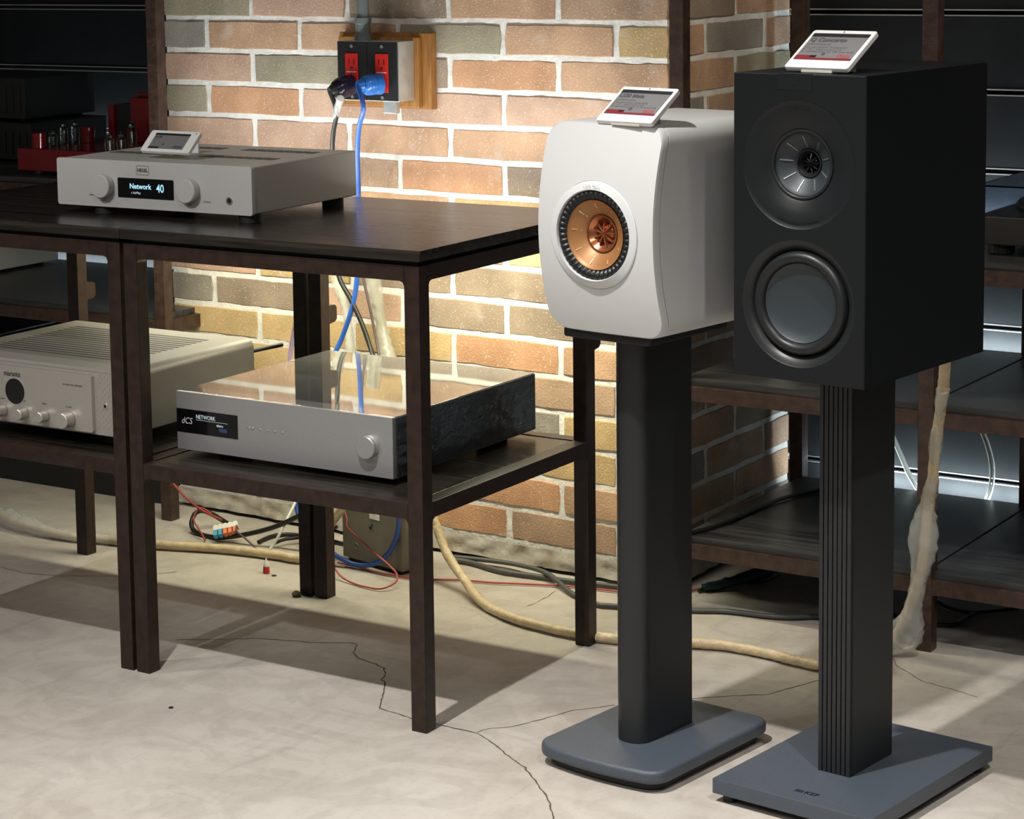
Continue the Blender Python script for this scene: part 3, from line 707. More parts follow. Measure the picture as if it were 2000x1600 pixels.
cb.add([(-W2+e,0.0108,e),(W2-e,0.0108,e),(W2-e,KD,e),(-W2+e,KD,e),(-W2+e,0.0108,KH-e),(W2-e,0.0108,KH-e),(W2-e,KD,KH-e),(-W2+e,KD,KH-e)],
       [(0,3,2,1),(4,5,6,7),(1,2,6,5),(2,3,7,6),(3,0,4,7)])
cb.part('cabinet', M['black'], ks)
ring = MB().lathe([(0.0868, 0.0), (0.0862, 0.0008), (0.080, 0.0012), (0.066, 0.0030), (0.052, 0.0075), (0.0472, 0.0105)], 96, 'y', (0,0,upc)).part('waveguide_ring', M['black_ring'], ks, smooth=True, ang=60)
MB().lathe([(0.0475, 0.0108), (0.0470, 0.0085), (0.0450, 0.0080), (0.0432, 0.0095), (0.0425, 0.0120)], 72, 'y', (0,0,upc)).part('surround', M['rubber'], ks, smooth=True, ang=60)
uni_q(ks, 0, 0.0115, upc, 0.0430, 0.0178, M['cone_black'], M['graphite_line'], M['black_ring'], M['gloss_black'], 'k')
for (s, zz) in (('Uni-Q Driver Array', upc+0.0775), ('Metamaterial Absorption Technology', upc-0.0795)):
    n = len(s); R = 0.0775
    for i, ch in enumerate(s):
        if ch == ' ': continue
        da = (i-(n-1)/2)*0.0245
        a = PI/2-da if zz > upc else -PI/2+da
        o = text(ch, 0.0042, ring, (R*math.cos(a), -0.0000, upc+R*math.sin(a)), M['print_black'], align='CENTER')
        o.rotation_euler = (PI/2, (-(a-PI/2)) if zz > upc else (-(a+PI/2)), 0)
# woofer
MB().lathe([(0.0868, 0.0), (0.0860, 0.0006), (0.0835, 0.0010), (0.0780, 0.0045), (0.0735, 0.0085), (0.0715, 0.0120)], 96, 'y', (0,0,lowc)).part('trim_ring', M['rubber'], ks, smooth=True, ang=60)
pr = [(0.0715, 0.0118)]
for k in range(9):
    a = PI*k/8; pr.append((0.0628+0.0078*math.cos(a), 0.0075-0.0078*math.sin(a)))
pr.append((0.0545, 0.0085))
MB().lathe(pr, 96, 'y', (0,0,lowc)).part('surround', M['rubber'], ks, smooth=True, ang=60)
MB().lathe([(0.0548, 0.0078), (0.0542, 0.0068), (0.0532, 0.0074), (0.051, 0.0090), (0.040, 0.0124), (0.02, 0.0150), (0.0003, 0.0156)], 96, 'y', (0,0,lowc)).part('cone', M['cone_black'], ks, smooth=True, ang=60)
bd = MB().box(-0.033, -0.0006, KH-0.0215, 0.020, 0.004, KH+0.0008).part('badge_plate', M['black_ring'], ks, bevel=0.0006)
text('KEF', 0.010, bd, (-0.0065, -0.0008, KH-0.011), M['print_black'], align='CENTER', bold=0.0004)
MB().box(-0.06, KD, 0.06, 0.06, KD+0.006, 0.16).part('terminal_plate', M['black_matte'], ks, bevel=0.001)

# its stand
kst = thing('speaker_stand', 'grey square based stand with fluted column under the black speaker', 'speaker stand', (0.6242, -0.0173, 0), KYAW)
bs = MB().prism([(-0.126,-0.016),(0.126,-0.016),(0.126,0.341),(-0.126,0.341)], 'z', 0.0125, 0.0346).part('base_plate', M['stand_base'], kst, bevel=0.0016)
text('KEF', 0.0135, bs, (0.0045, 0.0165, 0.0347), M['print_black'], face='flat', sx=1.0, bold=0.0004)
lgm = MB()
for q in range(4): lgm.box(-0.0105+q*0.0034, 0.0125, 0.0346, -0.0083+q*0.0034, 0.0215, 0.0348)
lgm.part('logo_mark', M['print_black'], bs)
for (x, y) in ((-0.108,0.003),(0.108,0.003),(0.108,0.32),(-0.108,0.32)):
    MB().cyl(0.010, 0, 0.013, 16, c=(x, y, 0)).part('foot', M['black_matte'], kst, smooth=True)
MB().box(-0.0259, 0.1080, 0.0345, 0.0259, 0.2236, 0.6060).part('column', M['stand_col'], kst, bevel=0.0008)
n = 7; p_ = 0.0518/n; poly = []
for k in range(n):
    xa = -0.0259+k*p_; g = 0.0009
    poly += [(xa+g, 0.1075), (xa+g, 0.1026), (xa+p_-g, 0.1026), (xa+p_-g, 0.1075)]
poly = poly+[(0.0259, 0.1075), (0.0259, 0.110), (-0.0259, 0.110), (-0.0259, 0.1075)]
MB().prism(poly, 'z', 0.0346, 0.606).part('fluted_front', M['stand_col'], kst)
MB().box(-0.07, 0.055, 0.606, 0.07, 0.27, 0.6157).part('top_plate', M['black_matte'], kst, bevel=0.001)

# white speaker
WYAW = math.radians(-8.5)
wsx, wsy, wz0 = 0.3345, -0.0195, 0.6590
wsp = thing('bookshelf_speaker', 'white curved front speaker with one copper coloured driver on a round edged stand', 'speaker', (wsx, wsy, wz0), WYAW)
WW, WD, WH = 0.202, 0.278, 0.2955
cz = 0.1425
poly = rrect(-WW/2, -cz, WW/2, WH-cz, (0.030, 0.030, 0.026, 0.026), 10)
rr = ray_to_poly(poly)
def wy(x, z):
    v = (z+cz-WH/2)/(WH/2); h = x/(WW/2)
    return -0.0300*(1-v*v)-0.0045*(1-h*h)
N = 144
v, f = polar_face(rr, 0.0768, wy, N, 10)
rim = [(rr(2*PI*k/N)*math.cos(2*PI*k/N), rr(2*PI*k/N)*math.sin(2*PI*k/N)) for k in range(N)]
b = len(v)
for (sc_, dy) in ((1.0, 0.0012), (1.012, 0.0036), (1.014, 0.014)):
    for (x, z) in rim: v.append((x*sc_, wy(x, z)+dy, z*sc_))
last = 10*N
for j in range(3):
    s0 = last if j == 0 else b+(j-1)*N; s1 = b+j*N
    for k in range(N): f.append((s0+k, s0+(k+1) % N, s1+(k+1) % N, s1+k))
bfm = MB(); bfm.xf = Matrix.Translation((0, 0, cz)); bfm.add(v, f)
bfm.part('front_baffle', M['white'], wsp, smooth=True, ang=50)
v = []; f = []
lev = [0.0, 0.25, 0.5, 0.75, 1.0]
for (sc_, t) in ((1.009, 0.0), (1.014, 0.012), (1.014, 0.5), (1.014, 0.97), (1.0, 1.0)):
    for (x, z) in rim:
        y0 = wy(x, z)+0.0152; v.append((x*sc_, y0+(WD-y0)*t, z*sc_))
for j in range(4):
    for k in range(N): f.append((j*N+k, j*N+(k+1) % N, (j+1)*N+(k+1) % N, (j+1)*N+k))
f.append(tuple(4*N+k for k in range(N)))
cbm = MB(); cbm.xf = Matrix.Translation((0, 0, cz)); cbm.add(v, f); cbm.part('cabinet', M['white'], wsp, smooth=True, ang=40)
yb = wy(0, 0)
def ringmb(prof):
    v = []; f = []; n = 120
    for (r, d) in prof:
        for k in range(n):
            a = 2*PI*k/n; x, z = r*math.cos(a), r*math.sin(a)
            wgt = max(0, min(1, (r-0.066)/(0.0768-0.066)))
            v.append((x, (1-wgt)*(yb+0.0012)+wgt*wy(x, z)+d, cz+z))
    for i in range(len(prof)-1):
        for k in range(n): f.append((i*n+k, i*n+(k+1) % n, (i+1)*n+(k+1) % n, (i+1)*n+k))
    return MB().add(v, f)
tr = ringmb([(0.0766, 0.0012), (0.0762, -0.0010), (0.0745, -0.0016), (0.0645, -0.0016), (0.0634, 0.0004), (0.0630, 0.004)]).part('trim_ring', M['white_ring'], wsp, smooth=True, ang=50)
sname = 'LS50 Meta'
for i, ch in enumerate(sname):
    if ch == ' ': continue
    a = PI/2-(i-4)*0.048; R = 0.0695
    o = text(ch, 0.0052, tr, (R*math.cos(a), yb-0.0014, cz+R*math.sin(a)), M['grey_print'], align='CENTER'); o.rotation_euler = (PI/2, -(a-PI/2), 0)
v = []; f = []; n = 44*6
prof = [(0.0632, 0.0035), (0.0615, 0.0012), (0.0575, 0.0005), (0.0535, 0.0022), (0.0510, 0.0050), (0.0492, 0.0062)]
for i, (r, d) in enumerate(prof):
    for k in range(n):
        a = 2*PI*k/n; amp_ = (0, 0.0006, 0.0017, 0.0017, 0.0006, 0)[i]
        v.append((r*math.cos(a), yb+0.001+d+amp_*math.cos(44*a), cz+r*math.sin(a)))
for i in range(len(prof)-1):
    for k in range(n): f.append((i*n+k, i*n+(k+1) % n, (i+1)*n+(k+1) % n, (i+1)*n+k))
MB().add(v, f).part('surround', M['rubber'], wsp, smooth=True, ang=70)
uni_q(wsp, 0, yb+0.0055, cz, 0.0494, 0.0252, M['copper'], M['copper_line'], M['copper_dark'], M['copper_dark'], 'w')

# its stand
wst = thing('speaker_stand', 'dark stand with rounded column and round cornered base under the white speaker', 'speaker stand', (0.3195, 0.0, 0), math.radians(-7.0))
def base_outline(W, y0, D, r, bulge):
    pts = rrect(-W/2, y0, W/2, y0+D, r, 6); out = []
    for x, y in pts:
        t = 1-(x/(W/2))**2
        out.append((x, y-bulge*t if y < y0+r+0.001 else y))
    fr = [(-W/2+r+(W-2*r)*k/10, y0-bulge*(1-((-W/2+r+(W-2*r)*k/10)/(W/2))**2)) for k in range(1, 10)]
    return out[:7]+fr+out[7:]
MB().prism(base_outline(0.2225, -0.031, 0.300, 0.026, 0.013), 'z', 0.0135, 0.034).part('base_plate', M['stand_base'], wst, bevel=0.0062, seg=4)
MB().prism(base_outline(0.200, -0.019, 0.276, 0.022, 0.012), 'z', 0.003, 0.0136).part('base_foot', M['black_matte'], wst)
for (x, y) in ((-0.09,0.0),(0.09,0.0),(0.09,0.24),(-0.09,0.24)): MB().cyl(0.008, 0, 0.004, 12, c=(x, y, 0)).part('foot', M['black_matte'], wst)
MB().prism(rrect(-0.027, 0.046, 0.027, 0.180, (0.024, 0.024, 0.004, 0.004), 8), 'z', 0.034, 0.6425).part('column', M['stand_col'], wst, smooth=True, ang=30)
MB().prism(rrect(-0.075, -0.004, 0.079, 0.198, 0.008, 4), 'z', 0.6425, 0.6565).part('top_plate', M['black_matte'], wst, bevel=0.003)

# ------------------------------------------------------------------ streamer on the right table's shelf, wrapped in film
ZS = 0.3605
st = thing('network_player', 'flat grey player wrapped in clear film with a dark display at its left end', 'audio player', (-0.553, 0.086, ZS), math.radians(-0.4))
SW, SD, SH, SF = 0.4425, 0.430, 0.0985, 0.010
cab = MB(); cab.add([(0,0.008,SF),(SW,0.008,SF),(SW,SD,SF),(0,SD,SF),(0,0.008,SF+SH-0.002),(SW,0.008,SF+SH-0.002),(SW,SD,SF+SH-0.002),(0,SD,SF+SH-0.002)], [(0,3,2,1),(4,5,6,7),(0,1,5,4),(1,2,6,5),(2,3,7,6),(3,0,4,7)])
cab.part('casework', M['brushed'], st)
MB().box(0, 0.0, SF, SW, 0.008, SF+SH).part('faceplate', M['brushed'], st, bevel=0.0007)
MB().box(0.001, 0.008, SF+SH-0.002, SW-0.001, SD, SF+SH).part('top_cover', M['mirror_film'], st, bevel=0.0006)
# film over the right side: crumpled sheet
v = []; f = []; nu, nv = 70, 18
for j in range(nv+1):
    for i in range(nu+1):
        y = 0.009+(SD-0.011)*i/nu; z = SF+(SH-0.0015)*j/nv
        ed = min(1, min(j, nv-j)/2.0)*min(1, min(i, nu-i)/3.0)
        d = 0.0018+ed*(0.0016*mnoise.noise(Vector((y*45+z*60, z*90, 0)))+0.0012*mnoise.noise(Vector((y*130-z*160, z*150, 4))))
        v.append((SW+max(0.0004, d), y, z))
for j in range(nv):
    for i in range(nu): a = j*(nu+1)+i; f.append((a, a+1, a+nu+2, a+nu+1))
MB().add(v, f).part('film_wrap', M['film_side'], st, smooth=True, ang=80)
dd = MB().box(0.0005, -0.0006, SF+0.0295, 0.131, 0.002, SF+0.0695).part('display', M['gloss_black'], st)
text('dCS', 0.0155, dd, (0.0105, -0.0009, SF+0.0495), M['print_light'], shear=0.25, sx=0.9)
text('NETWORK', 0.0098, dd, (0.0425, -0.0009, SF+0.0585), M['screen_txt2'], sx=0.85)
text('48kHz', 0.0055, dd, (0.086, -0.0009, SF+0.0475), M['screen_txt2'])
MB().box(0.0425, -0.0009, SF+0.0530, 0.110, -0.0005, SF+0.0534).part('display_line', M['screen_txt2'], dd)
MB().box(0.092, -0.0009, SF+0.0375, 0.108, -0.0005, SF+0.0435).part('display_icon', mat('display_blue', (0.01,0.02,0.05), 0.3, emit=(0.05,0.12,0.3), estr=0.25), dd)
for x in (0.155, 0.1625, 0.178, 0.194, 0.209, 0.224):
    MB().cyl(0.0016, -0.0012, 0.0, 12, 'y', (x, 0, SF+0.0515)).part('button', M['alu'], st)
    text('_', 0.004, st, (x-0.005, -0.0003, SF+0.0525), M['print'])
kn = MB(); kn.lathe([(0.0192, 0.0), (0.0192, -0.0025), (0.0185, -0.003), (0.0185, -0.0105), (0.0175, -0.0115), (0.0002, -0.0115)], 48, 'y', (0.396, 0, SF+0.0475)); kn.part('knob', M['brushed'], st, smooth=True, ang=40)
for (x, y) in ((0.085,0.05),(0.385,0.05),(0.385,0.38),(0.06,0.38)): MB().cyl(0.027, 0, SF+0.0005, 24, c=(x, y, 0)).part('foot', M['black_matte'], st, smooth=True)

# ------------------------------------------------------------------ champagne amplifier on the left table's shelf
ma = thing('integrated_amplifier', 'champagne amplifier with round black porthole display on the left hand table shelf', 'amplifier', (-1.0935, 0.052, ZS), math.radians(0.3))
MW, MD, MF, MH = 0.4435, 0.372, 0.022, 0.1125
pr = rrect(0, MF, MW, MF+MH, (0.003, 0.003, 0.016, 0.016), 6)
MB().prism(pr, 'y', 0.012, MD).part('casework', M['champ_body'], ma, smooth=True, ang=30)
MB().prism(rrect(0.001, MF, MW-0.001, MF+MH-0.004, 0.004, 3), 'y', 0.0, 0.012).part('faceplate', M['champagne'], ma, bevel=0.0015)
MB().prism(rrect(0.050, MF+0.004, 0.3865, MF+MH-0.0075, 0.003, 3), 'y', -0.008, 0.001).part('centre_plate', M['champagne'], ma, bevel=0.0022)
mb = MB()
for q in range(9):
    for s_ in range(9): mb.box(MW-0.052+q*0.0055, -0.0006, MF+0.012+s_*0.0105+(q % 2)*0.005, MW-0.049+q*0.0055, 0.0005, MF+0.017+s_*0.0105+(q % 2)*0.005)
mb.part('textured_panel', M['champagne'], ma)
MB().lathe([(0.0245, -0.0078), (0.0245, -0.0086), (0.0228, -0.0086), (0.0225, -0.0082)], 48, 'y', (0.2095, 0, MF+0.0600)).part('porthole_ring', M['champagne'], ma, smooth=True)
MB().cyl(0.0228, -0.0084, -0.0070, 48, 'y', (0.2095, 0, MF+0.0600)).part('porthole_display', M['gloss_black'], ma)
text('marantz', 0.0125, ma, (0.1845, -0.0083, MF+0.0905), M['print'], bold=0.0004, sx=0.95)
text('INTEGRATED AMPLIFIER', 0.0042, ma, (0.322, -0.0083, MF+0.0835), M['print'])
for (x, r, dp) in ((0.181,0.0098,0.020),(0.2305,0.0098,0.020),(0.279,0.0098,0.020),(0.3345,0.0138,0.022)):
    knob(ma, 'knob', x, MF+0.0235, r, dp, M['champagne'], -0.008, 0.0012, 32)
    MB().lathe([(r*1.16, -0.008), (r*1.12, -0.0088), (r*1.0, -0.0088)], 32, 'y', (x, 0, MF+0.0235)).part('knob_collar', M['champagne'], ma, smooth=True)
for (x, s_) in ((0.175,'INPUT'),(0.226,'BASS'),(0.272,'TREBLE'),(0.327,'VOLUME')): text(s_, 0.0035, ma, (x, -0.0083, MF+0.0445), M['print'])
MB().lathe([(0.0052, 0.0), (0.0052, -0.0016), (0.0030, -0.0016), (0.0030, 0)], 20, 'y', (0.4105, 0, MF+0.052)).part('jack', M['alu'], ma, smooth=True)
MB().cyl(0.003, -0.0008, 0.0002, 16, 'y', (0.4105, 0, MF+0.052)).part('jack_hole', M['black_gap'], ma)
mb = MB()
for q in range(15): mb.box(0.06, 0.085+q*0.0165, MF+MH-0.0003, 0.378, 0.0925+q*0.0165, MF+MH+0.0004)
mb.part('vent', M['vent'], ma)
for (x, y) in ((0.06,0.06),(0.385,0.06),(0.385,0.33),(0.06,0.33)): MB().cyl(0.026, 0, MF+0.001, 20, c=(x, y, 0)).part('foot', M['black_matte'], ma, smooth=True)
MB().tube([(MW-0.012, MD-0.01, MF+0.088), (MW-0.004, MD+0.03, MF+0.089), (MW+0.006, MD+0.078, MF+0.090)], 0.0040, 10).part('antenna', M['cable_black'], ma, smooth=True)
MB().box(0.02, MD, MF+0.006, MW-0.02, MD+0.004, MF+MH-0.02).part('rear_panel', M['black_matte'], ma)

# ------------------------------------------------------------------ outlet board on the pillar
ob = thing('outlet_board', 'double red power outlet in black metal box on timber block on the bricks', 'power outlet', (*wpt(-0.655, 0.0, 0)[:2], 0.95), TH)
# local: x along the wall, -y away from it, z up (0 at 0.95)
MB().box(-0.115, -0.020, -0.066, 0.110, -0.001, 0.082).part('timber_block', M['timber'], ob, bevel=0.002)
MB().box(-0.108, -0.032, -0.062, 0.088, -0.020, 0.074).part('timber_block', M['timber'], ob, bevel=0.002)
bx = MB().box(-0.068, -0.082, -0.0475, 0.0785, -0.032, 0.068).part('steel_box', M['galv'], ob, bevel=0.0015)
for (xa, xb) in ((-0.0685, 0.0030), (0.0050, 0.0765)):
    pl_ = MB().box(xa, -0.0852, -0.0465, xb, -0.082, 0.067).part('cover_plate', M['outlet_black'], ob, bevel=0.0010)
    xc = (xa+xb)/2
    MB().box(xc-0.0155, -0.0872, -0.030, xc+0.0155, -0.085, 0.0445).part('receptacle', M['outlet_red'], pl_, bevel=0.001)
    mb = MB()
    mb.box(xc-0.0075, -0.0876, 0.023, xc-0.0050, -0.0871, 0.034); mb.box(xc+0.0050, -0.0876, 0.023, xc+0.0075, -0.0871, 0.034); mb.cyl(0.003, -0.0876, -0.0871, 10, 'y', (xc, 0, 0.016))
    mb.part('socket_slot', M['outlet_dark'], pl_)
    MB().box(xc-0.012, -0.0877, 0.0075, xc+0.012, -0.0871, 0.0092).part('receptacle_mark', M['print_light'], pl_)
    for zz in (-0.040, 0.058): MB().cyl(0.0034, -0.0866, -0.0848, 14, 'y', (xc, 0, zz)).part('screw', M['alu'], pl_)
MB().box(0.030, -0.070, -0.072, 0.060, -0.055, -0.046).part('box_clamp', M['galv'], ob, bevel=0.002)
MB().cyl(0.0122, 0.066, 0.30, 20, 'z', (-0.0235, -0.060, 0)).part('conduit', M['conduit'], ob, smooth=True)
MB().lathe([(0.017, 0.066), (0.017, 0.078), (0.0145, 0.080), (0.0145, 0.100), (0.0165, 0.101), (0.0165, 0.112), (0.0125, 0.113)], 18, 'z', (-0.0235, -0.060, 0)).part('conduit_fitting', M['conduit'], ob, smooth=True)
def plug(name, label, x, z, m, m2, dirv, L, r):
    p0 = Vector(wpt(-0.655+x, 0.0860, 0.95+z)); d = Vector(dirv).normalized()
    q = d.to_track_quat('Z', 'Y').to_matrix().to_4x4(); q.translation = p0
    t = thing(name, label, 'plug', tuple(p0))
    def P(prof, nm, mm, n=28):
        mb = MB(); mb.xf = Matrix.Translation(-p0) @ q; mb.lathe(prof, n, 'z', (0,0,0), True, True); return mb.part(nm, mm, t, smooth=True, ang=40)
    P([(r*0.98, 0.001), (r, 0.004), (r, L*0.30), (r*0.93, L*0.32), (r*0.93, L*0.36), (r, L*0.38), (r, L*0.70), (r*0.86, L*0.80), (r*0.80, L*0.86)], 'plug_body', m)
    P([(r*0.62, L*0.84), (r*0.58, L*1.0), (r*0.46, L*1.06), (r*0.44, L*1.12)], 'strain_relief', m2)
    for t_ in (0.12, 0.45, 0.58): P([(r*1.0, L*t_), (r*1.03, L*(t_+.01)), (r*1.03, L*(t_+.04)), (r*1.0, L*(t_+.05))], 'grip_ring', m)
    return p0+d*L*1.1
e1 = plug('power_plug', 'purple and black power plug in the left red outlet', -0.030, -0.0155, M['purple_plug'], M['cable_black'], (-0.42, -0.86, -0.22), 0.048, 0.0205)
e2 = plug('power_plug', 'bright blue power plug in the right red outlet', 0.0400, -0.0135, M['blue_plug'], M['blue_plug'], (-0.52, -0.84, -0.02), 0.046, 0.0200)

# ------------------------------------------------------------------ cables
def cable(pts, r, m, name, label, per=8, n=8, flat=1.0, group=None, cat='cable', jitter=0.0):
    return single(MB().tube(smooth_path(pts, per), r, n, flat, jitter), name, m, label, cat, group, smooth=True, ang=70)
cable([tuple(e2)]+[(-0.6173,0.7395,0.8959),(-0.6441,0.7608,0.8542),(-0.6638,0.7818,0.8021),(-0.6707,0.7921,0.7209),(-0.674,0.7923,0.6403),(-0.6861,0.8029,0.5522),(-0.6991,0.8035,0.4951),(-0.7265,0.8048,0.4312),(-0.7461,0.7957,0.3846),(-0.7922,0.7979,0.2811),(-0.8352,0.8,0.171),(-0.8471,0.8006,0.09),(-0.8142,0.779,0.0461),(-0.6961,0.70,0.0304),(-0.6474,0.70,0.0115),(-0.5987,0.70,0.0125),(-0.556,0.70,0.0378),(-0.5325,0.70,0.0763),(-0.5189,0.69,0.1205),(-0.4979,0.66,0.1992),(-0.46,0.60,0.32),(-0.42,0.535,0.41)], 0.0050, M['blue'], 'power_cable', 'thick blue power cable looping from the right outlet down to the floor')
cable([tuple(e1)]+[(-0.6985,0.7634,0.8839),(-0.7223,0.7846,0.8396),(-0.7335,0.7951,0.7981),(-0.7425,0.8056,0.6956),(-0.7409,0.8055,0.6143),(-0.7309,0.805,0.5538),(-0.7025,0.8036,0.5101),(-0.6744,0.8023,0.4615),(-0.6443,0.7908,0.4099),(-0.60,0.7489,0.385),(-0.52,0.62,0.40),(-0.46,0.535,0.415)], 0.0048, M['cable_black'], 'power_cable', 'black power cable hanging from the purple plug behind the tables')
mb = MB().tube(smooth_path([(-0.6765,0.7480,0.9115),(-0.690,0.7575,0.895),(-0.706,0.770,0.872)], 8), lambda t: 0.008-0.002*t, 10, 1.0, 0.25)
single(mb, 'plastic_film', M['film'], 'scrap of clear film around the cable below the purple plug', 'film', smooth=True, ang=80)
cable([(-0.7025,0.8337,0.6234),(-0.6916,0.8331,0.5477),(-0.6776,0.8325,0.4925),(-0.6661,0.8319,0.4423),(-0.6497,0.8211,0.3994),(-0.62,0.79,0.33)], 0.0027, M['cable_brown'], 'thin_cable', 'thin purple brown cable between the black cable and the clear wrapped one')
for dx, nm_ in ((-0.0042, 'left'), (0.0, 'middle'), (0.0042, 'right')):
    cable([(-0.8308+dx,0.8198,0.524),(-0.8457+dx,0.8205,0.4708),(-0.8592+dx,0.8212,0.4225),(-0.8622+dx,0.8113,0.3766),(-0.8485+dx,0.7806,0.3203)], 0.0019, M['cable_purple'], 'thin_cable', nm_+' one of three lilac cable strands hanging behind the rear table leg', group='lilac cable strands')
def wrapped(pts, label, r):
    t = thing('wrapped_cable', label, 'cable', tuple(pts[-1]))
    off = Vector(pts[-1]); P = [Vector(p)-off for p in smooth_path(pts, 8)]
    MB().tube(P, r*0.62, 8).part('cable_core', mat('olive_core', (0.25,0.22,0.13), 0.5) if 'clear' in label else M['cable_white'], t, smooth=True)
    MB().tube(P, lambda q: r*(1.0+0.25*math.sin(q*9)), 12, 1.0, 0.35).part('plastic_wrap', M['clear_wrap'], t, smooth=True, ang=80)
wrapped([(-0.6892,0.8531,0.6117),(-0.6831,0.8528,0.5456),(-0.6717,0.8522,0.4901),(-0.6601,0.8517,0.4398),(-0.6414,0.8407,0.3918),(-0.6196,0.8197,0.3359)], 'cable in clear plastic wrap hanging against the brick pillar', 0.0145)
wrapped([(-0.769,0.8469,0.5868),(-0.7639,0.8466,0.5355),(-0.7493,0.8459,0.4953),(-0.7389,0.8454,0.4445),(-0.7292,0.835,0.3848),(-0.7131,0.8142,0.3381)], 'white cable in plastic beside the bracket of the rear table leg', 0.0105)

SL = [(-1.6244,0.6562,0.014),(-1.4817,0.6028,0.016),(-1.3659,0.5733,0.014),(-1.2617,0.5684,0.0115),(-1.1815,0.5876,0.0105),(-1.065,0.6104,0.0105),(-0.9176,0.6566,0.0105),(-0.8013,0.6723,0.0105),(-0.7419,0.6769,0.012),(-0.728,0.73,0.0284),(-0.707,0.725,0.071),(-0.632,0.69,0.1365),(-0.545,0.685,0.1668),(-0.4707,0.7,0.1644),(-0.4426,0.7,0.1164),(-0.4116,0.69,0.0654),(-0.3584,0.665,0.0298),(-0.2736,0.6013,0.0105),(-0.1852,0.555,0.0105),(-0.1119,0.5386,0.0105),(-0.0463,0.5327,0.0105),(0.0302,0.5411,0.0105),(0.15,0.5861,0.0105),(0.2136,0.6044,0.0105),(0.291,0.6018,0.0105),(0.3521,0.5907,0.0105),(0.4065,0.592,0.0105),(0.4462,0.6472,0.012),(0.4577,0.735,0.0221),(0.4963,0.71,0.0912),(0.5257,0.69,0.1705),(0.5391,0.68,0.2697),(0.5548,0.66,0.3357),(0.5686,0.64,0.4089),(0.5933,0.6,0.4938),(0.62,0.54,0.58),(0.655,0.45,0.66),(0.685,0.352,0.715)]
sl = thing('sleeved_cable', 'long tan braided speaker cable running along the floor and up behind the black speaker', 'cable', (-0.2736, 0.6013, 0))
off = Vector((-0.2736, 0.6013, 0))
P = [p-off for p in smooth_path(SL, 12)]
MB().tube(P, 0.0088, 12, 1.0, 0.16).part('braided_sleeve', M['sleeve'], sl, smooth=True, ang=80)
# loose film on the rising part
fp = smooth_path(SL[27:35], 12); np_ = len(fp)
def frad(t):
    return 0.0095+0.014*max(0, math.exp(-((t-0.50)/0.09)**2))+0.016*max(0, math.exp(-((t-0.20)/0.10)**2))+0.0015*math.sin(t*40)
shift = [Vector((0.011*math.exp(-((i/np_-0.22)/0.10)**2)-0.004*math.exp(-((i/np_-0.52)/0.1)**2), 0, -0.004*math.exp(-((i/np_-0.2)/0.1)**2))) for i in range(np_)]
MB().tube([p-off+s_ for p, s_ in zip(fp, shift)], frad, 14, 1.0, 0.30).part('plastic_film', M['film'], sl, smooth=True, ang=80)
fp = smooth_path(SL[0:6], 12)
MB().tube([p-off for p in fp], lambda t: 0.0105+0.012*math.exp(-((t-0.30)/0.16)**2), 14, 1.0, 0.3).part('plastic_film', M['film'], sl, smooth=True, ang=80)

cable([(-0.66,0.70,0.14),(-0.7231,0.74,0.1085),(-0.7868,0.74,0.0795),(-0.8518,0.74,0.0468),(-0.9229,0.73,0.0227),(-0.9962,0.73,0.0063),(-1.0583,0.74,0.0055),(-1.0809,0.75,0.0173),(-1.0884,0.77,0.0336),(-1.0772,0.78,0.0404),(-1.0650,0.80,0.030),(-1.05,0.83,0.006)], 0.0050, M['cable_black'], 'power_cable', 'thick black cable looping on the floor around the lever connector')
cable([(-0.9051,0.7486,0.005),(-0.9093,0.7968,0.005),(-0.8918,0.8257,0.005),(-0.8458,0.8341,0.005),(-0.78,0.83,0.005),(-0.70,0.815,0.005)], 0.0042, M['cable_black'], 'power_cable', 'black cable lying flat at the foot of the pillar left of the rear leg')
cable([(-0.8592,0.7398,0.010),(-0.855,0.77,0.012),(-0.83,0.80,0.014),(-0.80,0.815,0.022),(-0.76,0.82,0.04)], 0.0036, M['cable_black'], 'power_cable', 'short black cable rising to the rear leg beside the white wire')
cable([(-0.8500,0.715,0.006),(-0.8466,0.72,0.0122),(-0.8381,0.73,0.0331),(-0.8332,0.75,0.0607),(-0.8357,0.78,0.0854),(-0.84,0.805,0.115)], 0.0030, M['cable_white'], 'thin_cable', 'white wire rising off the floor beside the pillar')
R1 = 0.0019
cable([(-1.20,0.80,0.12),(-1.1564,0.78,0.0939),(-1.1279,0.77,0.0798),(-1.0901,0.76,0.0628),(-1.0362,0.74,0.0525),(-0.985,0.73,0.0450)], R1*1.3, M['cable_red'], 'red_wire', 'red wire coming from the left rack into the lever connector')
cable([(-1.02,0.742,0.050),(-1.055,0.75,0.0565),(-1.065,0.74,0.0401),(-1.0558,0.73,0.0306),(-1.0346,0.72,0.0185),(-1.0086,0.705,0.0045)], R1, M['cable_red'], 'red_wire', 'red wire hanging in a small loop left of the lever connector')
cable([(-0.955,0.74,0.040),(-0.952,0.738,0.0370),(-0.9383,0.72,0.0300),(-0.9071,0.71,0.0200),(-0.8671,0.70,0.005),(-0.83,0.69,0.004)], R1, M['cable_brown'], 'thin_cable', 'dark wire leaving the lever connector to the right along the floor')
cable([(-0.70,0.735,0.15),(-0.6644,0.72,0.0968),(-0.6574,0.712,0.0803),(-0.6357,0.705,0.0679),(-0.5798,0.69,0.0446),(-0.5237,0.665,0.0294),(-0.4984,0.65,0.021),(-0.4885,0.63,0.0115),(-0.4995,0.60,0.0055),(-0.5348,0.60,0.0035),(-0.5774,0.61,0.0040),(-0.6117,0.62,0.012),(-0.64,0.635,0.03)], R1, M['cable_red'], 'red_wire', 'red wire looping in front of the grey box under the right hand table')
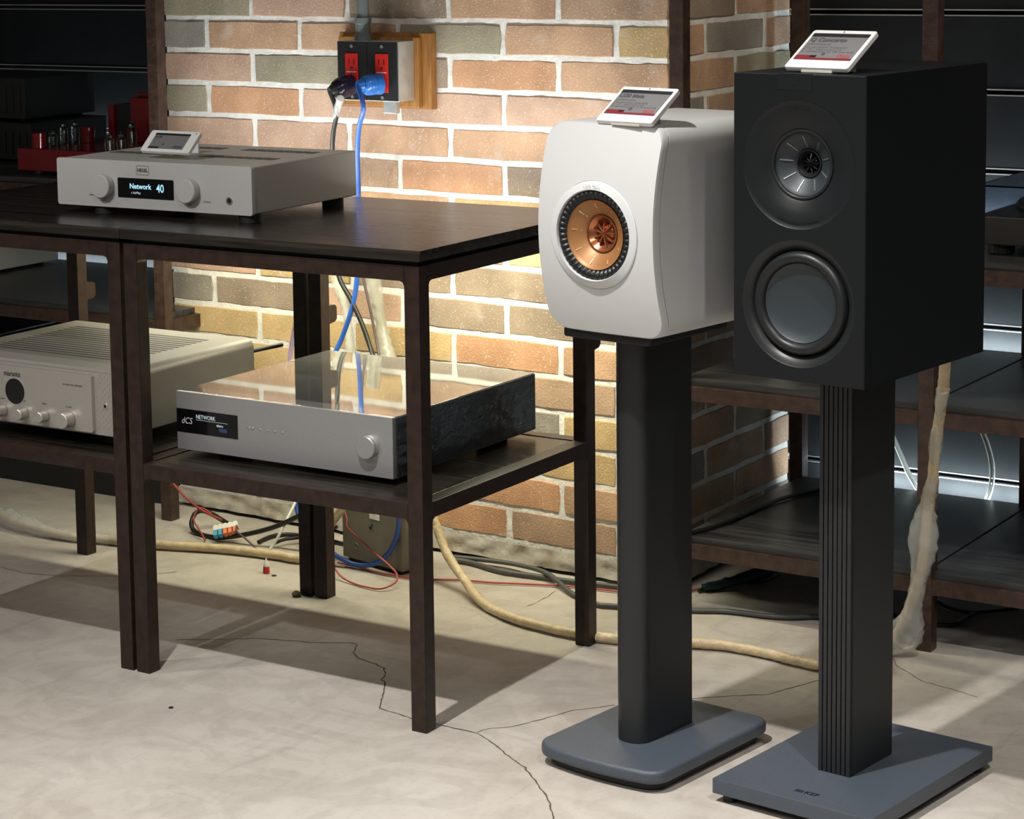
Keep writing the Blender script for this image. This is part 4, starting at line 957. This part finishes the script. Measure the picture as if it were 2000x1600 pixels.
cable([(-0.6786,0.7091,0.004),(-0.6249,0.7026,0.004),(-0.5486,0.690,0.004),(-0.4649,0.70,0.004),(-0.4058,0.7292,0.004),(-0.3465,0.7443,0.004),(-0.283,0.7699,0.004),(-0.20,0.7993,0.004),(-0.131,0.8124,0.004),(-0.0444,0.83,0.004),(0.005,0.90,0.004),(0.03,0.966,0.004)], 0.0020, M['cable_red'], 'red_wire', 'red wire running along the floor at the foot of the brick pillar')
cable([(-0.4947,0.8307,0.007),(-0.4484,0.8324,0.007),(-0.3647,0.8107,0.007),(-0.2876,0.8153,0.007),(-0.2119,0.8199,0.007),(-0.10,0.835,0.007)], 0.0050, M['cable_grey'], 'power_cable', 'dark grey cable lying next to the red wire at the pillar foot')
cable([(-0.4944,0.8395,0.010),(-0.4199,0.850,0.011),(-0.3439,0.843,0.014),(-0.2621,0.8103,0.017),(-0.1698,0.7469,0.007),(-0.1045,0.7175,0.006),(-0.0704,0.7229,0.006),(0.0563,0.7688,0.006),(0.1181,0.7983,0.006),(0.211,0.8139,0.006),(0.2717,0.8538,0.006),(0.36,0.92,0.006)], 0.0048, M['cable_grey'], 'power_cable', 'grey cable crossing the floor behind the white speaker stand')
cable([(0.015,0.8907,0.005),(0.03,0.977,0.005),(0.0778,0.9877,0.005),(0.0906,1.0271,0.005),(0.0924,1.0686,0.005)], 0.0036, M['cable_black'], 'thin_cable', 'black cable curling under the bottom shelf beside the pillar')
cable([(0.4061,1.0591,0.005),(0.4433,1.0254,0.005),(0.4857,1.0142,0.005),(0.5222,1.0433,0.005),(0.5546,1.0844,0.005)], 0.0032, M['cable_black'], 'thin_cable', 'black cable arching on the floor under the right end of the bottom shelf')
cable([(0.3752,0.9303,0.005),(0.4387,0.9148,0.005),(0.49,0.928,0.005),(0.4928,0.9826,0.005),(0.4984,1.0182,0.005)], 0.0040, M['cable_black'], 'thin_cable', 'black cable ending in a clip on the floor behind the tan cable')
cable([(0.050,0.795,0.142),(0.0671,0.86,0.1435),(0.0741,0.93,0.1435),(0.0768,1.0,0.1435),(0.0850,1.1,0.1435),(0.11,1.18,0.1435),(0.15,1.215,0.1435),(0.22,1.22,0.1435)], 0.0042, M['cable_black'], 'power_cable', 'black cable lying along the bottom shelf next to the brick')
cable([(0.1961,1.325,0.28),(0.2161,1.325,0.2324),(0.2322,1.325,0.1988),(0.2482,1.325,0.1653),(0.2735,1.325,0.12),(0.285,1.325,0.04),(0.288,1.325,0.004)], 0.0042, M['cable_white'], 'flat_cable', 'flat white cable slanting behind the bottom shelf left of the rack post', flat=1.9)
for dx, nm_ in ((-0.0032, 'left'), (0.0032, 'right')):
    cable([(0.385+dx,1.325,0.30),(0.3912+dx,1.325,0.2717),(0.4036+dx,1.325,0.2434),(0.4142+dx,1.325,0.205),(0.4147+dx,1.325,0.1704),(0.4088+dx,1.325,0.1421),(0.395+dx,1.325,0.1),(0.38+dx,1.325,0.02),(0.379+dx,1.325,0.003)], 0.0024, M['cable_white'], 'thin_cable', nm_+' one of two thin white cables bowing down to the bottom shelf', group='paired white cables behind the bottom shelf')
single(MB().tube(smooth_path([(0.020,0.90,0.009),(0.06,0.95,0.016),(0.10,1.0,0.03),(0.135,1.03,0.06)], 8), lambda t: 0.008+0.006*t, 10, 1.2, 0.35), 'plastic_bag', M['teal'], 'dark teal plastic bag roll under the bottom shelf by the pillar', 'bag', smooth=True, ang=80)

# lever connector
tb = thing('lever_connector', 'clear terminal connector with orange and blue levers lying by the pillar foot', 'connector', (-0.975, 0.735, 0.024), math.radians(38))
tb.rotation_euler = (math.radians(38), math.radians(-12), math.radians(30))
MB().box(-0.026, -0.006, 0, 0.026, 0.006, 0.014).part('terminal_body', M['terminal'], tb, bevel=0.0008)
for i in range(5):
    MB().box(-0.0255+i*0.0103, -0.020, 0.003, -0.0175+i*0.0103, -0.006, 0.0155).part('lever', M['cyan'] if i < 2 else M['orange'], tb, bevel=0.0006)
for i in range(5): MB().box(-0.0245+i*0.0103, 0.006, 0.002, -0.0185+i*0.0103, 0.009, 0.012).part('wire_port', M['tag_white'], tb)
# grey metal box leaning at the pillar
gb = thing('junction_box', 'olive grey metal box standing on the floor at the pillar behind the right hand table', 'box', (-0.690, 0.742, 0.0), math.radians(-13))
MB().box(0, 0, 0.008, 0.172, 0.055, 0.20).part('box_body', M['grey_box'], gb, bevel=0.002)
MB().box(0.012, 0.006, 0, 0.16, 0.05, 0.009).part('box_foot', M['black_matte'], gb)
MB().box(0.082, -0.0012, 0.0985, 0.110, 0.0, 0.109).part('sticker', M['tag_white'], gb)
mb = MB(); mb.cyl(0.0035, -0.0006, 0.001, 12, 'y', (0.083, 0, 0.080)); mb.cyl(0.0022, -0.0006, 0.001, 12, 'y', (0.088, 0, 0.086)); mb.part('key_hole', M['black_gap'], gb)
for x in (0.04, 0.135): MB().lathe([(0.0065, -0.0004), (0.006, -0.0012), (0.0052, -0.0004)], 18, 'y', (x, 0, 0.036)).part('screw_cover', M['grey_box'], gb, smooth=True)
# wire cap
wc = thing('wire_cap', 'small red and white wire cap lying on the floor in front of the tan cable', 'wire cap', (-0.762, 0.588, 0.0), 0.3)
MB().lathe([(0.006, 0.0), (0.0068, 0.004), (0.006, 0.014)], 16, 'z', (0,0,0), True, True).part('cap_body', M['outlet_red'], wc, smooth=True)
MB().lathe([(0.0058, 0.014), (0.0055, 0.018), (0.0022, 0.024), (0.0012, 0.030)], 16, 'z', (0,0,0), True, True).part('cap_tip', M['tag_white'], wc, smooth=True)
fb = MB().lathe([(0.001, 0.0), (0.008, 0.002), (0.009, 0.006), (0.005, 0.010), (0.001, 0.011)], 10, 'z', (-0.618, 0.492, 0))
for i, q in enumerate(fb.v):
    n_ = mnoise.noise(Vector(q)*300)*0.002; fb.v[i] = (q[0]+n_, q[1]-n_, max(0, q[2]+n_))
single(fb, 'dust_ball', M['fluff'], 'small brown lump of dust on the floor by the paired rear table legs', 'dust', smooth=True)

# ------------------------------------------------------------------ red tube amplifier on the left rack
ZT = 0.7125
ta = thing('tube_amplifier', 'dark red tube amplifier with glass valves on the upper shelf of the left rack', 'amplifier', (-1.628, 0.850, ZT), 0)
MB().box(0, 0, 0.009, 0.40, 0.30, 0.0575).part('chassis', M['red'], ta, bevel=0.002)
for (x, y) in ((0.03,0.03),(0.37,0.03),(0.37,0.27),(0.03,0.27)): MB().cyl(0.014, 0, 0.009, 16, c=(x, y, 0)).part('foot', M['black_matte'], ta)
def valve(x, y, r, h, squat=False):
    g = MB().lathe([(r*0.9, 0.0), (r, 0.004), (r*(1.15 if squat else 1.0), h*0.45), (r, h*0.78), (r*0.72, h*0.88), (r*0.25, h*0.93), (r*0.10, h*0.97), (r*0.04, h)], 20, 'z', (x, y, 0.0575)).part('valve', M['tube'], ta, smooth=True, ang=80)
    MB().lathe([(r*0.45, 0.004), (r*0.5, h*0.6), (r*0.2, h*0.62)], 12, 'z', (x, y, 0.0575), True, True).part('valve_plate', M['tube_metal'], g, smooth=True)
    MB().lathe([(r*0.60, h*0.70), (r*0.82, h*0.76), (r*0.60, h*0.86)], 14, 'z', (x, y, 0.0575)).part('getter', M['tube_metal'], g, smooth=True)
for (x, y, r, h, q) in ((0.050,0.062,0.0095,0.036,True),(0.0405,0.108,0.0095,0.052,False),(0.039,0.147,0.0095,0.052,False),(0.257,0.014,0.0095,0.040,True),(0.265,0.042,0.0095,0.040,True),(0.241,0.105,0.0105,0.060,False)):
    valve(x, y, r, h, q)
for (x, y) in ((0.053,0.0135),(0.057,0.1685)):
    MB().cyl(0.0155, 0.0575, 0.0925, 28, c=(x, y, 0), ch=0.0015).part('valve_cup', M['red'], ta, smooth=True)
MB().box(0.085, 0.205, 0.0575, 0.102, 0.27, 0.140).part('transformer_cover', M['red'], ta, bevel=0.002)
MB().box(0.103, 0.215, 0.0575, 0.150, 0.265, 0.142).part('transformer_core', M['black_matte'], ta, bevel=0.002)
MB().box(0.150, 0.205, 0.0575, 0.260, 0.29, 0.158).part('transformer_cover', M['red'], ta, bevel=0.003)
MB().box(0.155, 0.225, 0.158, 0.225, 0.285, 0.168).part('transformer_cap', M['red'], ta, bevel=0.002)
MB().box(0.265, 0.215, 0.0575, 0.325, 0.27, 0.144).part('transformer_core', M['black_matte'], ta, bevel=0.002)
MB().box(0.325, 0.205, 0.0575, 0.372, 0.29, 0.138).part('transformer_cover', M['red'], ta, bevel=0.003)
# black components behind
def ribbed(name, label, loc, W, D, H):
    t = thing(name, label, 'amplifier', loc, 0)
    MB().box(-W, 0, 0.008, 0, D, H).part('casework', M['black_matte'], t, bevel=0.002)
    for i in range(7): MB().box(-0.012-i*0.022, -0.003, 0.02, -0.018-i*0.022, 0.0005, H-0.02).part('rib', M['black_matte'], t)
    for (x, y) in ((-0.03,0.03),(-W+0.03,0.03),(-0.03,D-0.03),(-W+0.03,D-0.03)): MB().cyl(0.012, 0, 0.009, 12, c=(x, y, 0)).part('foot', M['black_matte'], t)
    return t
ribbed('power_amplifier', 'lower black ribbed amplifier at the left edge beside the red tube amplifier', (-1.755, 1.03, ZT), 0.42, 0.26, 0.092)
ribbed('power_amplifier', 'upper black ribbed amplifier stacked on another one at the left edge', (-1.79, 1.05, ZT+0.0922), 0.40, 0.24, 0.102)
# pale boxed unit on the left rack's middle shelf
wu = thing('white_component', 'large pale grey component on the middle shelf of the left rack', 'component', (-1.925, 0.93, 0.4405), 0)
MB().box(-0.25, 0, 0.006, 0, 0.36, 0.14).part('casework', M['silver_dark'], wu, bevel=0.003)
for (x, y) in ((-0.03,0.04),(-0.22,0.04),(-0.03,0.32),(-0.22,0.32)): MB().cyl(0.012, 0, 0.007, 12, c=(x, y, 0)).part('foot', M['black_matte'], wu)
bu = thing('black_component', 'black component with a bright metal edge low under the left rack', 'component', (-1.905, 0.96, 0.13), 0)
MB().box(-0.25, 0, 0.006, 0, 0.33, 0.166).part('casework', M['gloss_black'], bu, bevel=0.002)
MB().box(-0.010, 0.004, 0.166, -0.001, 0.326, 0.1695).part('edge_trim', M['alu'], bu, bevel=0.001)
for i in range(12): MB().box(-0.23, 0.012+i*0.026, 0.166, -0.03, 0.020+i*0.026, 0.1672).part('rib', M['black_matte'], bu)

# ------------------------------------------------------------------ turntable on the right rack's top shelf
tt = thing('turntable', 'dark turntable under a smoky dust cover on the rack shelf right of the black speaker', 'turntable', (0.545, 0.860, 0.673), 0)
MB().box(0, 0, 0.018, 0.42, 0.33, 0.066).part('plinth', mat('turntable_plinth', (0.022,0.020,0.019), 0.35), tt, bevel=0.003)
for (x, y) in ((0.035,0.035),(0.385,0.035),(0.385,0.295),(0.035,0.295)): MB().cyl(0.022, 0, 0.018, 20, c=(x, y, 0), ch=0.002).part('foot', M['black_matte'], tt)
MB().lathe([(0.148, 0.066), (0.150, 0.074), (0.146, 0.079), (0.0005, 0.079)], 64, 'z', (0.17, 0.165, 0), True).part('platter', M['tube_metal'], tt, smooth=True)
MB().cyl(0.143, 0.079, 0.082, 64, c=(0.17, 0.165, 0)).part('slip_mat', M['black_matte'], tt)
MB().tube([(0.37,0.27,0.10),(0.37,0.20,0.105),(0.33,0.08,0.10),(0.28,0.05,0.098)], 0.004, 8).part('tonearm', M['alu'], tt, smooth=True)
dcv = MB()
def shell(x0, y0, z0, x1, y1, z1, t):
    dcv.box(x0, y0, z1-t, x1, y1, z1); dcv.box(x0, y0, z0, x1, y0+t, z1-t); dcv.box(x0, y1-t, z0, x1, y1, z1-t)
    dcv.box(x0, y0+t, z0, x0+t, y1-t, z1-t); dcv.box(x1-t, y0+t, z0, x1, y1-t, z1-t)
shell(0.002, 0.002, 0.0665, 0.418, 0.328, 0.118, 0.003)
dcv.part('dust_cover', M['dust_cover'], tt)

# lettering becomes plain meshes
dg = bpy.context.evaluated_depsgraph_get()
for o in [o for o in scene.objects if o.type == 'FONT']:
    me = bpy.data.meshes.new_from_object(o.evaluated_get(dg)); nm = 'lettering'
    n_ = bpy.data.objects.new(nm, me); COL.objects.link(n_); n_.parent = o.parent
    n_.location = o.location; n_.rotation_euler = o.rotation_euler; n_.scale = o.scale
    bpy.data.objects.remove(o)
